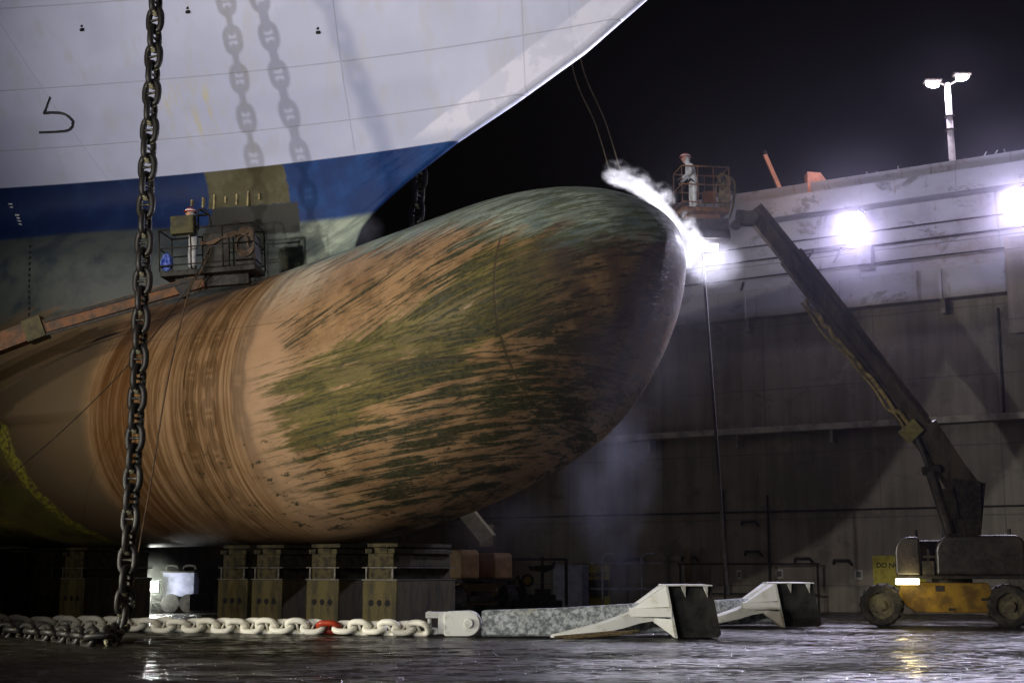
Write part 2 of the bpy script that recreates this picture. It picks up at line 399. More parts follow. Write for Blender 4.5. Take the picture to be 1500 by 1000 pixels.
# brown primer on the bulb
brown = m.mix((.295, .182, .09), (.18, .105, .048), ff.step(.35, .65))
brown = m.mix(brown, (.36, .235, .13), (big * .6 + fine * .4).step(.5, .68) * .6)
aft = us.step(9.6, 10.8) * us.step(15.9, 15.5)
stripe = (ringn * .75 + ring2 * .2 + ff * .12).step(.46, .64)
brown = m.mix(brown, (.095, .068, .038), us.step(15.4, 16.2) * .95)
brown = m.mix(brown, (.33, .215, .13), us.step(8.0, 9.0) * us.step(11.2, 10.2) * .6)
brown = m.mix(brown, (.50, .45, .34), us.step(7.2, 9.0) * us.step(13.5, 11.5) * oz.step(8.0, 9.2) * (ff * .4 + ringn * .6).step(.35, .6) * .75)
brown = m.mix(brown, m.mix((.105, .056, .022), (.245, .152, .078), stripe), aft)
solid = us.step(13.9, 14.3) * us.step(15.7, 15.3)
brown = m.mix(brown, (.085, .038, .012), solid * .85 * (1 - stripe * .4))
# green slime and dark scraped streaks; flow = streaks in ship space, inclined with the bulb
def flow(rot, off):
    q = m.nt.nodes.new('ShaderNodeMapping'); q.inputs['Rotation'].default_value = (0, R(rot), 0); m.nt.links.new(m.tc.outputs['Object'], q.inputs[0]); o_ = q.outputs[0]
    return (m.noise(o_, (.42, .8, 5.0), 1.0, 8, .72, (2, off, 2), .35), m.noise(o_, (.42, 1.4, 12), 1.0, 9, .76, (7, off, 4), .3), m.noise(o_, (.3, .6, 1.7), 1.0, 5, .6, (5, off, 1), .4))
fa = flow(27, 3); fb = flow(9, 8); kk = (oz + ff * 3.0).step(8.3, 9.1)
fl1, fl2, fl3 = [a_ * kk + b_ * (1 - kk) for a_, b_ in zip(fa, fb)]
cross = m.noise('Object', (4, 1, 1.2), 1.0, 7, .7, (1, 8, 3), .5)
clean = us.step(10, 8.5) * (up - .42).ab().step(.42, .2) * us.step(2.5, 4.5)
pc = (up + .30 - (9 - us) * .05).ab()
gband = pc.step(.55, .08) * us.step(10.3, 7.8)
gz = (fl3 * .25 + fl1 * .38 + fl2 * .37 + gband * .10 - clean * .05 + us.step(7, 2) * .04 + (up + .6).ab().step(.7, .2) * .03 + (big - .5) * .1).step(.553, .588) * us.step(10.8, 8.5) * us.step(.4, 2.2)
green = m.mix(m.mix((.045, .046, .008), (.125, .118, .018), fl2.step(.4, .62)), (.20, .19, .06), fine.step(.58, .72) * .6)
brown = m.mix(brown, green, gz * .8)
dk = us.step(10.6, 8.0) * (fl2 * .68 + fl1 * .22 + fl3 * .15 - clean * .006 + (big - .5) * .10 + (ff - .5) * .08 + (up + .9).ab().step(.6, .1) * .02 + us.step(8, 3) * .012).step(.545, .562)
dk = dk.mx(us.step(9, 7) * oz.step(6.2, 5.0) * (cross * .55 + fl1 * .45).step(.57, .60) * us.step(1.5, 3))
spots = us.step(13.5, 11.5) * oz.step(5.5, 4.5) * m.noise('Object', (1, 1, 1.8), 2.6, 7, .75, (3, 3, 3)).step(.59, .61)
mpf = m.nt.nodes.new('ShaderNodeMapping'); mpf.inputs['Rotation'].default_value = (0, R(20), 0); m.nt.links.new(m.tc.outputs['Object'], mpf.inputs[0])
fleck = m.noise(mpf.outputs[0], (.9, 3, 22), 1.0, 6, .7, (3, 7, 9), .4)
dk = dk.mx((fleck + (ff - .5) * .18 + us.step(9, 4) * .015 + clean * .03).step(.612, .630) * us.step(10.5, 8.0) * us.step(.6, 1.6) * .85)
dark = m.mix((.016, .018, .010), (.045, .045, .022), fine.step(.4, .6))
brown = m.mix(brown, dark, dk.mx(spots) * .93)
weld = ((us - 2.75).ab().step(.035, .015)).mx((us - 10.9).ab().step(.03, .015) * .3).mx((oz - 6.55).ab().step(.04, .015) * us.step(8.5, 7.5) * .8).mx((oz - 7.9).ab().step(.03, .012) * .35)
brown = m.mix(brown, (.05, .035, .018), weld * .8 * (ff * .6 + fine * .4).step(.35, .5))
nose_shade = us.step(3.0, 1.2) * (ff * .5 + .5).step(.55, .85)  # unlit end of the bulb, its shade painted into the colour
brown = m.mix(brown, (.055, .042, .04), nose_shade * .8)
# grey green band over the bulb top
gtop = m.mix((.15, .19, .16), (.36, .42, .33), (fl1 * .6 + ff * .4).step(.4, .62))
gtop = m.mix(gtop, (.04, .07, .095), (fl3 * .6 + fl1 * .4).step(.5, .62) * .8 * us.step(11, 9))
gtop = m.mix(gtop, (.08, .09, .04), dk * .8)
gtop = m.mix(gtop, m.mix((.024, .034, .042), (.055, .066, .062), ff.step(.35, .6)), us.step(10.6, 13))
bandz = (oz + (fl3 - .5) * 2.4 + (fl1 - .5) * 1.6 + us.step(6, 2) * .2 + us.step(13, 16) * .75)
lim = bandz.step(9.45, 10.1)
c1 = m.mix(brown, gtop, lim)
# blue boot top and grey hull
blue = m.mix((.004, .025, .12), (.010, .055, .20), ff.step(.35, .7))
blue = m.mix(blue, (.003, .008, .04), us.step(10.5, 17) * .75)  # band darkened aft, fading floodlight painted into the blue
blue = m.mix(blue, (.07, .10, .17), (fine * .5 + ff * .5).step(.55, .66) * .14)
c1 = m.mix(c1, blue, (oz + (ff - .5) * .12).step(11.65, 11.85))
olive = m.mix((.055, .05, .022), (.09, .083, .05), ff.step(.4, .6))
# primer repair patches
def rect(x0, x1, z0, z1, e=.04):
    j = (fine - .5) * .25
    return (us + j).step(x0 - e, x0 + e) * (us + j).step(x1 + e, x1 - e) * (oz + j).step(z0 - e, z0 + e) * (oz + j).step(z1 + e, z1 - e)
c1 = m.mix(c1, olive, rect(12.15, 14.75, 12.35, 13.60))
c1 = m.mix(c1, (.026, .027, .024), rect(11.9, 14.6, 11.45, 12.35))
c1 = m.mix(c1, (.16, .15, .035), (us + (ff - .5) * .8 + (8 - oz) * .38).step(20.2, 20.4) * (ff * .5 + big * .5).step(.62, .45) * oz.step(13.0, 12.8) * .9)
yedge = (us + (ff - .5) * .6 + (8 - oz) * .38 - 20.3).ab().step(.35, .15) * oz.step(11.5, 11.0)
c1 = m.mix(c1, (.34, .32, .04), yedge * fine.step(.4, .6))
grey = m.mix((.40, .43, .60), (.46, .49, .67), big.step(.4, .6))
streak = m.noise('Object', (1.2, 1.2, .15), 1.5, 6, .6)
grey = m.mix(grey, (.40, .40, .44), streak.step(.5, .66) * .4)
ys = m.noise('Object', (3.5, 1, .5), 1.0, 5, .65, (1, 1, 1), .3).step(.45, .75) * (us - 14.3).ab().step(1.3, .3) * (oz - 15.0).ab().step(1.0, .25)
grey = m.mix(grey, (.50, .43, .10), ys * .9)
def lines(v, w_=.02): return v.ab().step(w_, w_ * .35)
sd_ = us - 6.6 + (oz - 13.43) * 2.1
grey = m.mix(grey, m.mix((.52, .54, .69), (.62, .63, .77), ff.step(.45, .55)), (sd_ - ff * .2).step(1.75, 1.55) * oz.step(13.5, 13.9) * .9)  # stem band lightened, light on the rounded nose painted in
sm = lines(oz - 14.35).mx(lines(oz - 15.85)).mx(lines(oz - 17.9)).mx(lines(us - 9.7 + oz * .12 - 1.7) * oz.step(13.5, 13.6)).mx(lines(us - 4.2 + oz * .1 - 1.5) * .7).mx(lines(us - 18.3 - oz * .25 + 3.8) * .6)
grey = m.mix(grey, (.28, .28, .33), sm * .5)
top = (oz + us * 0.0).step(13.42, 13.46)
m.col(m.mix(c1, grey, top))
m.bump(fine * .10 * (1 - top * .85) + big * .5 - sm * .35 * top - weld * .2 - dk * .25 * (1 - top), .5, .05)
m.rough((1 - top) * (ff * .25 + .3 - us.step(13.0, 14) * us.step(16.0, 15.6) * oz.step(8.6, 7.8) * .24 + oz.step(9.5, 11) * .22) + top * .42 + gz * .2 * (1 - top))
M_ship = m.m
ship = thing('ship', 'huge grey ship bow with blue band and slimy brown bulb', 'ship', (NX, NY, 0), -AX)
def uvof(s, y, z):
    zc, b, wd = bulb_sec(max(s, .01)); return (s, math.atan2((z - zc) / max(b, .01), abs(y) / max(wd, .01)))
SJ = 10.4
# bulb forward of the stem foot
svals = [SJ * (i / 70) ** 1.9 for i in range(71)]
P = []; UVs = []
for s in svals:
    zc, b, wd = bulb_sec(s); row = []; ur = []
    for k in range(129):
        ph = 2 * math.pi * k / 128 - math.pi / 2
        y = -wd * math.cos(ph); z = zc + b * math.sin(ph); row.append((-s, y, z))
        a_ = math.asin(max(-1, min(1, math.sin(ph)))); ur.append((s, a_ if y <= 0 else math.pi - a_))
    P.append(row); UVs.append(ur)
grid_mesh('bulbous_bow', P, UVs, M_ship, ship)
# full sections aft of it
for side in (-1, 1):
    P = []; UVs = []
    for i in range(95):
        s = SJ + 38 * (i / 94) ** 1.35; zc, b, wd = bulb_sec(s); row = []; ur = []
        zs = [zc + b * math.sin(-math.pi / 2 + (math.pi / 2 + 1.30) * k / 70) for k in range(71)]
        z1 = zs[-1]; zs += [z1 + (26 - z1) * (k / 90) ** 1.6 for k in range(1, 91)]
        for z in zs:
            y = hull_y(s, z) * side; row.append((-s, y, z)); u_ = uvof(s, y, z); ur.append(u_ if side < 0 else (u_[0], 3.14 - u_[1]))
        P.append(row); UVs.append(ur)
    grid_mesh('hull_side', P, UVs, M_ship, ship)
    P = []; UVs = []
    for j in range(110):
        z = 10.2 + (26 - 10.2) * (j / 109) ** 1.4; s0 = stem_s(z); row = []; ur = []
        for i in range(60):
            s = s0 + (SJ - s0) * (i / 59) ** 2.2; y = hull_y(s, z) * side; row.append((-s, y, z)); ur.append((s, 1.2))
        P.append(row); UVs.append(ur)
    grid_mesh('stem', P, UVs, M_ship, ship)
# hull marks: draft figure, fittings, draft ticks (paint on the shell plates)
M_hmark = worn('black hull paint', (.012, .012, .02), (.02, .02, .03), 3, .5)
M_wmark = worn('white draft mark', (.55, .58, .6), (.35, .38, .4), 6, .6)
Mi = SHIP.inverted(); co_l = Mi @ Vector((0, 0, HC))
def hit(px, py, off=.012):
    d = (Mi.to_3x3() @ ray(px, py))
    lo = None
    for k in range(2200):
        t = 25 + k * .01; q = co_l + d * t
        s = -q.x
        if s > stem_s(q.z) and s < 48 and abs(q.y) <= hull_y(s, q.z) and q.z > 2.4: return q - d.normalized() * off
    return None
def stroke(bm, pts, wpx):
    """flat painted stroke following hull points"""
    Q = [hit(*p) for p in pts]; Wd = wpx / FPX * 42 / 2
    V = []
    nrm = (Mi.to_3x3() @ Vector((-.2, -1, -.1))).normalized()
    for i, q in enumerate(Q):
        a = Q[max(i - 1, 0)]; b = Q[min(i + 1, len(Q) - 1)]; t = (b - a).normalized(); s = t.cross(nrm).normalized()
        V.append((bm.verts.new(q + s * Wd), bm.verts.new(q - s * Wd)))
    for a, b in zip(V, V[1:]): bm.faces.new((a[0], a[1], b[1], b[0]))
bm = NB(); stroke(bm, [(72.5, 141), (70, 148), (67, 156), (64, 165.5)], 6.0)
stroke(bm, [(63, 165), (75, 164), (88, 164.5), (97, 167), (103.5, 172), (106.5, 178), (105, 185), (101, 189), (95, 191), (80, 192), (57, 193)], 6.0)
obj('hull_figure', bm, M_hmark, ship)
for (x, y) in ((15, 298), (25, 315), (28, 324)):
    bm = NB(); stroke(bm, [(x - 3, y), (x + 3, y + .8)], 3); stroke(bm, [(x - 1, y + 4.6), (x + 4, y + 5.4)], 3); obj('draft_tick', bm, M_wmark, ship)
for (x, y) in ((121, 41), (276, 15), (467, 45)):
    bm = NB(); q = hit(x, y, .0); box(bm, q.x - .07, q.x + .05, q.y - .05, q.y + .02, q.z - .1, q.z - .02, bev=.01); box(bm, q.x - .05, q.x + .03, q.y - .05, q.y + .02, q.z + .02, q.z + .09, bev=.01)
    obj('shell_fitting', bm, M_dark, ship)
bm = NB()
for k in range(18):
    q = hit(44 - .15 * k * (1 if k < 9 else .6), 362 + k * 8.2, 0); 
    if q: box(bm, q.x - .03, q.x + .03, q.y - .02, q.y + .02, q.z - .05, q.z + .05)
obj('rivet_row', bm, M_dark, ship)
M_clamp = worn('brass clamps', (.35, .3, .15), (.15, .12, .08), 6)
for i in range(7):
    bm = NB(); q = hit(283 + i * 16.5, 297 - i * 1.6, 0.0); h = .12 + .08 * ((i * 7) % 3)
    box(bm, q.x - .03, q.x + .03, q.y - .08, q.y + .02, q.z - h, q.z + h * .6); obj('patch_clamp', bm, M_clamp, ship)

# ================================================================== KEEL BLOCKS
M_conc = worn('stained block concrete', (.056, .044, .014), (.020, .017, .008), 2.6, .75, stretch=(1.5, 1.5, .4))
M_wood = worn('old cap timber', (.040, .033, .014), (.011, .009, .005), 6, .85)
M_band = worn('rusty edge band', (.08, .075, .06), (.03, .024, .018), 6, .5)
M_hole = worn('dark block hole', (.006, .006, .006), (.01, .01, .01), 3, .9)
BW = 1.12; BY = 2.7
t0 = thing('keel_block', 'x', 'keel block', (0, 0, 0), -AX)
bm = NB(); box(bm, -BW / 2, BW / 2, -BY / 2, BY / 2, 0, 1.38, bev=.035); o = obj('concrete_base', bm, M_conc, t0)
bm = NB()
for zz in (1.4, 1.72): box(bm, -BW / 2 - .01, BW / 2 + .01, -BY / 2 - .02, BY / 2 + .02, zz - .018, zz + .012)
for xx in (-.46, .4): box(bm, xx, xx + .05, -BY / 2 - .018, -BY / 2 + .02, 1.413, 1.70)
obj('steel_frame', bm, M_band, t0)
bm = NB(); box(bm, -.44, .40, -BY / 2 + .04, BY / 2 - .04, 1.42, 1.70); obj('lower_timber', bm, M_wood, t0)
bm = NB(); box(bm, -.42, .42, -BY / 2 + .03, BY / 2 - .03, 1.735, 2.08, bev=.02); obj('upper_timber', bm, M_wood, t0)
bm = NB(); rnd = random.Random(2)
for k in range(4):
    x = -.46 + k * .24; box(bm, x, x + .225, -BY / 2 - rnd.uniform(-.04, .05), BY / 2 - rnd.uniform(0, .1), 2.083, 2.2 + rnd.uniform(0, .04), bev=.012)
box(bm, -.5, .5, -BY / 2 + .1, BY / 2 - .1, 2.25, 2.345, bev=.01)
obj('cap_timber', bm, M_wood, t0)
for hx in (-.27, 0, .27):
    bm = NB(); tube(bm, [(hx, -BY / 2 - .003, .8), (hx, -BY / 2 + .1, .8)], .085, 14); obj('lifting_hole', bm, M_hole, t0)
def keel_x(px, y=-BY / 2):      # ship x where the line y=const is seen at image column px
    r = Mi.to_3x3() @ ray(px, 850); t = (y - co_l.y) / r.y; return (co_l + r * t).x
lbl = ['keel block with the cleanest ochre face, nearest the anchor chain shackle', 'keel block just behind the red chain link', 'grimy keel block, right one of the close pair', 'grimy keel block, left one of the close pair', 'shadowed keel block just left of the hanging black chain', 'shadowed keel block, middle of the three at the left edge', 'shadowed keel block cut by the left edge of the photo']
for i, (pc, lb) in enumerate(zip((556, 472.5, 391, 341, 106, 63, 22), lbl)):
    o = t0 if i == 0 else copy_tree(t0)
    o.location = S2W(keel_x(pc), 0, 0); o['label'] = lb; o['category'] = 'keel block'; o['group'] = 'keel blocks under the ship'
# ================================================================== CHAINS
def link_mesh(d, mat, name, fat=1):
    """stud link along x, flat in xy; inner pitch 4d"""
    bm = NB(); L = 2.5 * d; Wd = 1.42 * d * fat; pts = []
    for k in range(28):
        a = 2 * math.pi * k / 28; cx, cy = math.cos(a), math.sin(a)
        pts.append((math.copysign(abs(cx) ** .8, cx) * L, math.copysign(abs(cy) ** .75, cy) * Wd, 0))
    tube(bm, pts, d * .6 * fat, 10, closed=True)
    tube(bm, [(0, -Wd, 0), (0, -Wd * .6, 0), (0, 0, 0), (0, Wd * .6, 0), (0, Wd, 0)], [d * .48, d * .33, d * .27, d * .33, d * .48], 8)
    me = bpy.data.meshes.new(name); bmesh.ops.recalc_face_normals(bm, faces=bm.faces); bm.to_mesh(me); bm.free()
    for p in me.polygons: p.use_smooth = True
    me.materials.append(mat); return me
def chain(root, path, pitch, mat, roll0=0, maxn=98, fat=1, jig=.0, seed=1):
    d = pitch / 4; me = link_mesh(d, mat, 'link', fat); rnd = random.Random(seed)
    path = [Vector(p) for p in path]; cum = [0]
    for a, b in zip(path, path[1:]): cum.append(cum[-1] + (b - a).length)
    def at(s):
        s = max(0, min(s, cum[-1] - 1e-6))
        for i in range(len(path) - 1):
            if s <= cum[i + 1]: return path[i].lerp(path[i + 1], (s - cum[i]) / max(1e-9, cum[i + 1] - cum[i]))
        return path[-1]
    n = int(cum[-1] / pitch); out = []
    for i in range(min(n, maxn)):
        a, b = at(i * pitch), at((i + 1) * pitch); t = (b - a).normalized(); up = Vector((0, 0, 1)) if abs(t.z) < .8 else Vector((0, -1, 0))
        s = t.cross(up).normalized(); u = s.cross(t)
        M = Matrix((t, s, u)).transposed().to_4x4(); M = M @ Matrix.Rotation(R(roll0 + (90 if i % 2 else 0) + rnd.uniform(-jig, jig)), 4, 'X')
        M.translation = (a + b) / 2
        o = bpy.data.objects.new('link', me); C.objects.link(o); o.parent = root
        o.matrix_parent_inverse = mw(root).inverted(); q = M
        o.location = q.to_translation(); o.rotation_euler = q.to_euler(); out.append(o)
    return out
def bez(pts, n=12):
    """Catmull-Rom through pts"""
    P = [Vector(p) for p in pts]; out = []
    for i in range(len(P) - 1):
        p0, p1, p2, p3 = P[max(i - 1, 0)], P[i], P[i + 1], P[min(i + 2, len(P) - 1)]
        for k in range(n):
            t = k / n; out.append(.5 * ((2 * p1) + (p2 - p0) * t + (2 * p0 - 5 * p1 + 4 * p2 - p3) * t * t + (3 * p1 - p0 - 3 * p2 + p3) * t ** 3))
    out.append(P[-1]); return out
M_chain = worn('black tarred chain', (.010, .009, .008), (.45, .42, .26), 4, .42, .0, .60, .66)
M_chain.node_tree.nodes['Principled BSDF'].inputs['Specular IOR Level'].default_value = .3
M_cwhite = worn('white painted chain', (.78, .77, .68), (.5, .45, .22), 3.2, .4, 0, .52, .72)
M_cred = worn('red painted link', (.42, .045, .012), (.2, .03, .02), 5, .35)
YC = 33.0
foot = G(180, 932, .12)
tc_ = thing('anchor_chain', 'black stud link anchor chain hanging from above and trailing left on the floor', 'chain', (foot.x, foot.y, 0))
topc = U(224, -240, YC)
path = [U(224, -240, YC), U(228, 0, YC), U(216, 250, YC), U(206, 480, YC), U(197, 660, YC), U(189, 790, YC), U(183, 880, 33), U(176, 921, 33), G(150, 934, .16), G(90, 930, .13), G(20, 925, .13), G(-80, 922, .13), G(-200, 920, .13)]
chain(tc_, bez(path), .485, M_chain, 18, seed=3, jig=6, fat=1.12)
ga, gb = G(628, 922, .16), G(300, 919, .16)
tw = thing('anchor_chain', 'white painted anchor chain lying on the floor with one red link', 'chain', (gb.x, gb.y, 0))
lk = chain(tw, bez([G(624, 920, .2), G(520, 918.5, .19), G(420, 917, .2), G(300, 916, .19), G(200, 914.5, .2), G(90, 912.5, .2), G(-60, 909, .2), G(-160, 906, .2)]), .43, M_cwhite, 48, seed=5, jig=12, fat=1.22)
best = min(lk, key=lambda o: abs((o.location - U(472, 917, o.location.y)).x)); best.data = best.data.copy(); best.data.materials[0] = M_cred; best['label'] = 'red painted link'
tb = thing('anchor_chain', 'dark wet chain hanging in the gap between stem and bulb', 'chain', U(612, 400, 41))
chain(tb, bez([U(617, 150, 41), U(616, 250, 41), U(610, 320, 41), U(600, 420, 41)]), .55, M_chain, 30, seed=9)
# ================================================================== ANCHORS
m = Mat('mottled galvanised anchor shank', .45); vn = m.noise('Object', (1, 1, 1), 7, 5, .7); v2 = m.noise('Object', (1, 1, 1), 1.5, 4)
m.col(m.mix(m.mix((.12, .14, .15), (.48, .52, .54), vn.step(.4, .62)), (.32, .30, .16), (v2 * .6 + vn * .4).step(.56, .66) * .6)); m.bump(vn, .5, .02); M_shank = m.m
M_fl = worn('white anchor paint', (.66, .68, .66), (.45, .44, .36), 2.4, .5, 0, .5, .7)
M_fl_shade = worn('dark anchor underside', (.035, .035, .03), (.012, .012, .012), 3, .7)  # shaded copy of the anchor paint for the palm faces
def anchor(label, p_sh, p_cr, zshift=0):
    """p_sh ground point under the shackle end, p_cr ground point under the crown; local x along the shank"""
    d = (p_cr - p_sh); L = d.length; rz = math.atan2(d.y, d.x)
    t = thing('anchor', label, 'anchor', p_cr, rz, 'ship anchors on the dock floor')
    # shank: tapered box beam from x=-L to x=.35
    bm = NB(); sec = [(-L, .02, .62, .22), (-L + .05, 0, .64, .25), (-L * .6, .02, .70, .27), (-L * .3, .05, .78, .3), (-.2, .1, .86, .34), (.4, .12, .86, .34)]
    rows = [[bm.verts.new((x, -w, z0 + .05)), bm.verts.new((x, -w + .05, z0)), bm.verts.new((x, w, z0)), bm.verts.new((x, w, z1)), bm.verts.new((x, -w + .06, z1)), bm.verts.new((x, -w, z1 - .06))][:6] for x, z0, z1, w in sec]
    for a, b in zip(rows, rows[1:]):
        for k in range(6): bm.faces.new((a[k], a[(k + 1) % 6], b[(k + 1) % 6], b[k]))
    bm.faces.new(rows[0]); bm.faces.new(rows[-1][::-1]); obj('shank', bm, M_shank, t)
    # crown bar joining both flukes
    bm = NB(); bar(bm, (-.1, -.7, .5), (-.1, .8, .5), .5, .5, bev=.05); obj('crown', bm, M_fl, t)
    for fy, sgn in ((-.72, 1), (.80, -1)):
        f = NB()
        A = Matrix.Translation((0, fy, 0))
        # tapering arm to the bill on the floor
        secs = [(-3.05, .0, .05, .03), (-2.6, .02, .16, .12), (-1.9, .10, .34, .22), (-1.25, .24, .56, .26), (-.85, .36, .72, .26), (-.25, .46, .80, .30)]
        rr = [[f.verts.new(A @ Vector((x, -w, z0))), f.verts.new(A @ Vector((x, w, z0))), f.verts.new(A @ Vector((x, w * .9, z1))), f.verts.new(A @ Vector((x, -w * .2, z1 + .02))), f.verts.new(A @ Vector((x, -w, z1 - .05)))] for x, z0, z1, w in secs]
        for a, b in zip(rr, rr[1:]):
            for k in range(5): f.faces.new((a[k], a[(k + 1) % 5], b[(k + 1) % 5], b[k]))
        f.faces.new(rr[0]); f.faces.new(rr[-1][::-1])
        ob = obj('fluke', f, M_fl, t)
        # flared gusset pyramid
        g = NB()
        def F(*p): g.faces.new([g.verts.new(A @ Vector(v)) for v in p])
        def pyr(a0, a1, t0, t1, b1, b0):
            F(a0, a1, t1, t0); F(a0, t0, b0); F(a1, b1, t1); F(a0, b0, b1, a1); F(t0, t1, b1, b0)
        pyr((-1.0, -.16, .72), (-1.0, .2, .72), (-.22, -.60, 1.262), (-.22, .42, 1.262), (-.13, .42, .76), (-.13, -.60, .76))
        pyr((-.66, -.16, .50), (-.66, .2, .50), (-.09, -.60, .47), (-.09, .42, .47), (-.02, .42, .03), (-.02, -.60, .03))
        bar(g, A @ Vector((-1.1, 0, .62)), A @ Vector((-.06, -.06, .63)), .5, .2, w2=1.16, h2=.22)
        bmesh.ops.remove_doubles(g, verts=g.verts, dist=.001)
        obj('gusset', g, M_fl, ob)
        # palm block with webs, shade of its face put into the colour
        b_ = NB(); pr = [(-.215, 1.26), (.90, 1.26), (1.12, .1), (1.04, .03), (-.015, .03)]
        prism(b_, pr, fy - .42, fy + .42); obj('palm', b_, M_fl_shade, ob)
        b_ = NB()
        prism(b_, [(-.225, 1.264), (.91, 1.264), (.91, 1.29), (-.225, 1.29)], fy - .62, fy + .44)
        prism(b_, [(-.235, 1.26), (-.175, 1.26), (.045, .02), (-.025, .02)], fy - .62, fy + .42)
        obj('rim', b_, M_fl, ob)
        for x in (.16, .70):
            b_ = NB()
            v = [(x, fy - .6, 1.262), (x + .1, fy - .6, 1.262), (x + .12, fy - .425, 1.262), (x - .02, fy - .425, 1.262), (x + .11, fy - .425, .98)]
            V = [b_.verts.new(p) for p in v]
            b_.faces.new((V[0], V[1], V[4])); b_.faces.new((V[1], V[2], V[4])); b_.faces.new((V[3], V[0], V[4])); b_.faces.new((V[0], V[3], V[2], V[1]))
            obj('web', b_, M_fl, ob)
    return t
psh, pcr = G(706, 931), G(984, 931.5)
an1 = anchor('nearer white anchor with mottled shank joined to the white chain', psh, pcr)
p2c = G(1138, 916.5); an2 = anchor('farther white anchor standing right behind the nearer one', p2c + (psh - pcr) * 1.0, p2c)
# shackle and swivel at the end of the white chain
dv = (pcr - psh).normalized(); rz = math.atan2(dv.y, dv.x)
t = thing('anchor_shackle', 'white anchor shackle joining the white chain to the nearer anchor', 'shackle', psh - dv * .02, rz)
bm = NB(); pr = [(-.92, .05), (-.88, .01), (-.32, .01)] + [(-.32 + .31 * math.sin(a_), .32 - .31 * math.cos(a_)) for a_ in [math.pi * k / 12 for k in range(1, 12)]] + [(-.32, .63), (-.88, .61), (-.92, .57)]
for y0 in (-.34, .2): prism(bm, pr, y0, y0 + .14)
box(bm, -.92, -.7, -.2, .2, .06, .56); bevmod(obj('shackle_body', bm, M_fl, t), .02)
bm = NB(); cyl(bm, (-.3, -.40, .33), (-.3, .4, .33), .12, 22); bevmod(obj('pin', bm, M_fl, t), .02)
t2 = thing('chain_swivel', 'white forked swivel between last white link and the anchor shackle', 'swivel', psh - dv * .98, rz)
bm = NB(); box(bm, -.12, .06, -.24, .24, .06, .60, bev=.02)
box(bm, -.44, -.12, -.24, .24, .45, .60, bev=.02); box(bm, -.46, -.12, -.24, .24, .05, .20, bev=.02); obj('fork', bm, M_fl, t2)
bm = NB(); cyl(bm, (-.36, 0, .0), (-.36, 0, .62), .05, 12); obj('pin', bm, M_fl, t2)
# scrap plank under the near fluke
pp = G(880, 937)
t = thing('dunnage_plank', 'splintered timber dunnage wedged under the near fluke', 'timber', pp, rz)
for k, (x0, x1, y, z) in enumerate(((-.9, .75, -.35, .02), (-.7, .9, -.12, .06), (-1.1, .3, .1, .03))):
    bm = NB(); bar(bm, (x0, y, z + .04), (x1, y - .1 * k, z + .17), .16, .05); obj('board', bm, worn('rotten plank', (.14, .10, .04), (.05, .04, .02), 9, .9), t)
# ================================================================== PEOPLE
M_suit = worn('white disposable suit', (.50, .52, .54), (.34, .35, .36), 6, .75)
M_suitd = worn('darker pale suit', (.34, .34, .35), (.2, .2, .2), 5, .8)  # the other worker's suit in a darker tone
M_skin = worn('skin', (.42, .24, .17), (.36, .19, .13), 5, .5)
M_boot = worn('black rubber boot', (.015, .015, .018), (.03, .03, .03), 5, .5)
M_glove = worn('dark glove', (.05, .05, .04), (.09, .08, .05), 8, .7)
M_helm = worn('red hard hat', (.36, .03, .02), (.24, .03, .03), 4, .35)
M_hw = worn('white hat stripe', (.75, .75, .75), (.6, .6, .6), 4, .4)
def skin(name, joints, edges, mat, parent, sub=2):
    me = bpy.data.meshes.new(name); me.from_pydata([j[0] for j in joints], edges, []); me.update()
    o = bpy.data.objects.new(name, me); C.objects.link(o); o.parent = parent; me.materials.append(mat)
    md = o.modifiers.new('skin', 'SKIN')
    md.use_smooth_shade = True
    me_s = me.skin_vertices[0].data if me.skin_vertices else None
    if me_s is None:
        bpy.context.view_layer.objects.active = o; bpy.ops.object.modifier_add({'object': o}, type='SKIN')
    for i, j in enumerate(joints):
        r = j[1]; me.skin_vertices[0].data[i].radius = (r, r) if not isinstance(r, tuple) else r
    me.skin_vertices[0].data[0].use_root = True
    sd = o.modifiers.new('sub', 'SUBSURF'); sd.levels = sub; sd.render_levels = sub; return o
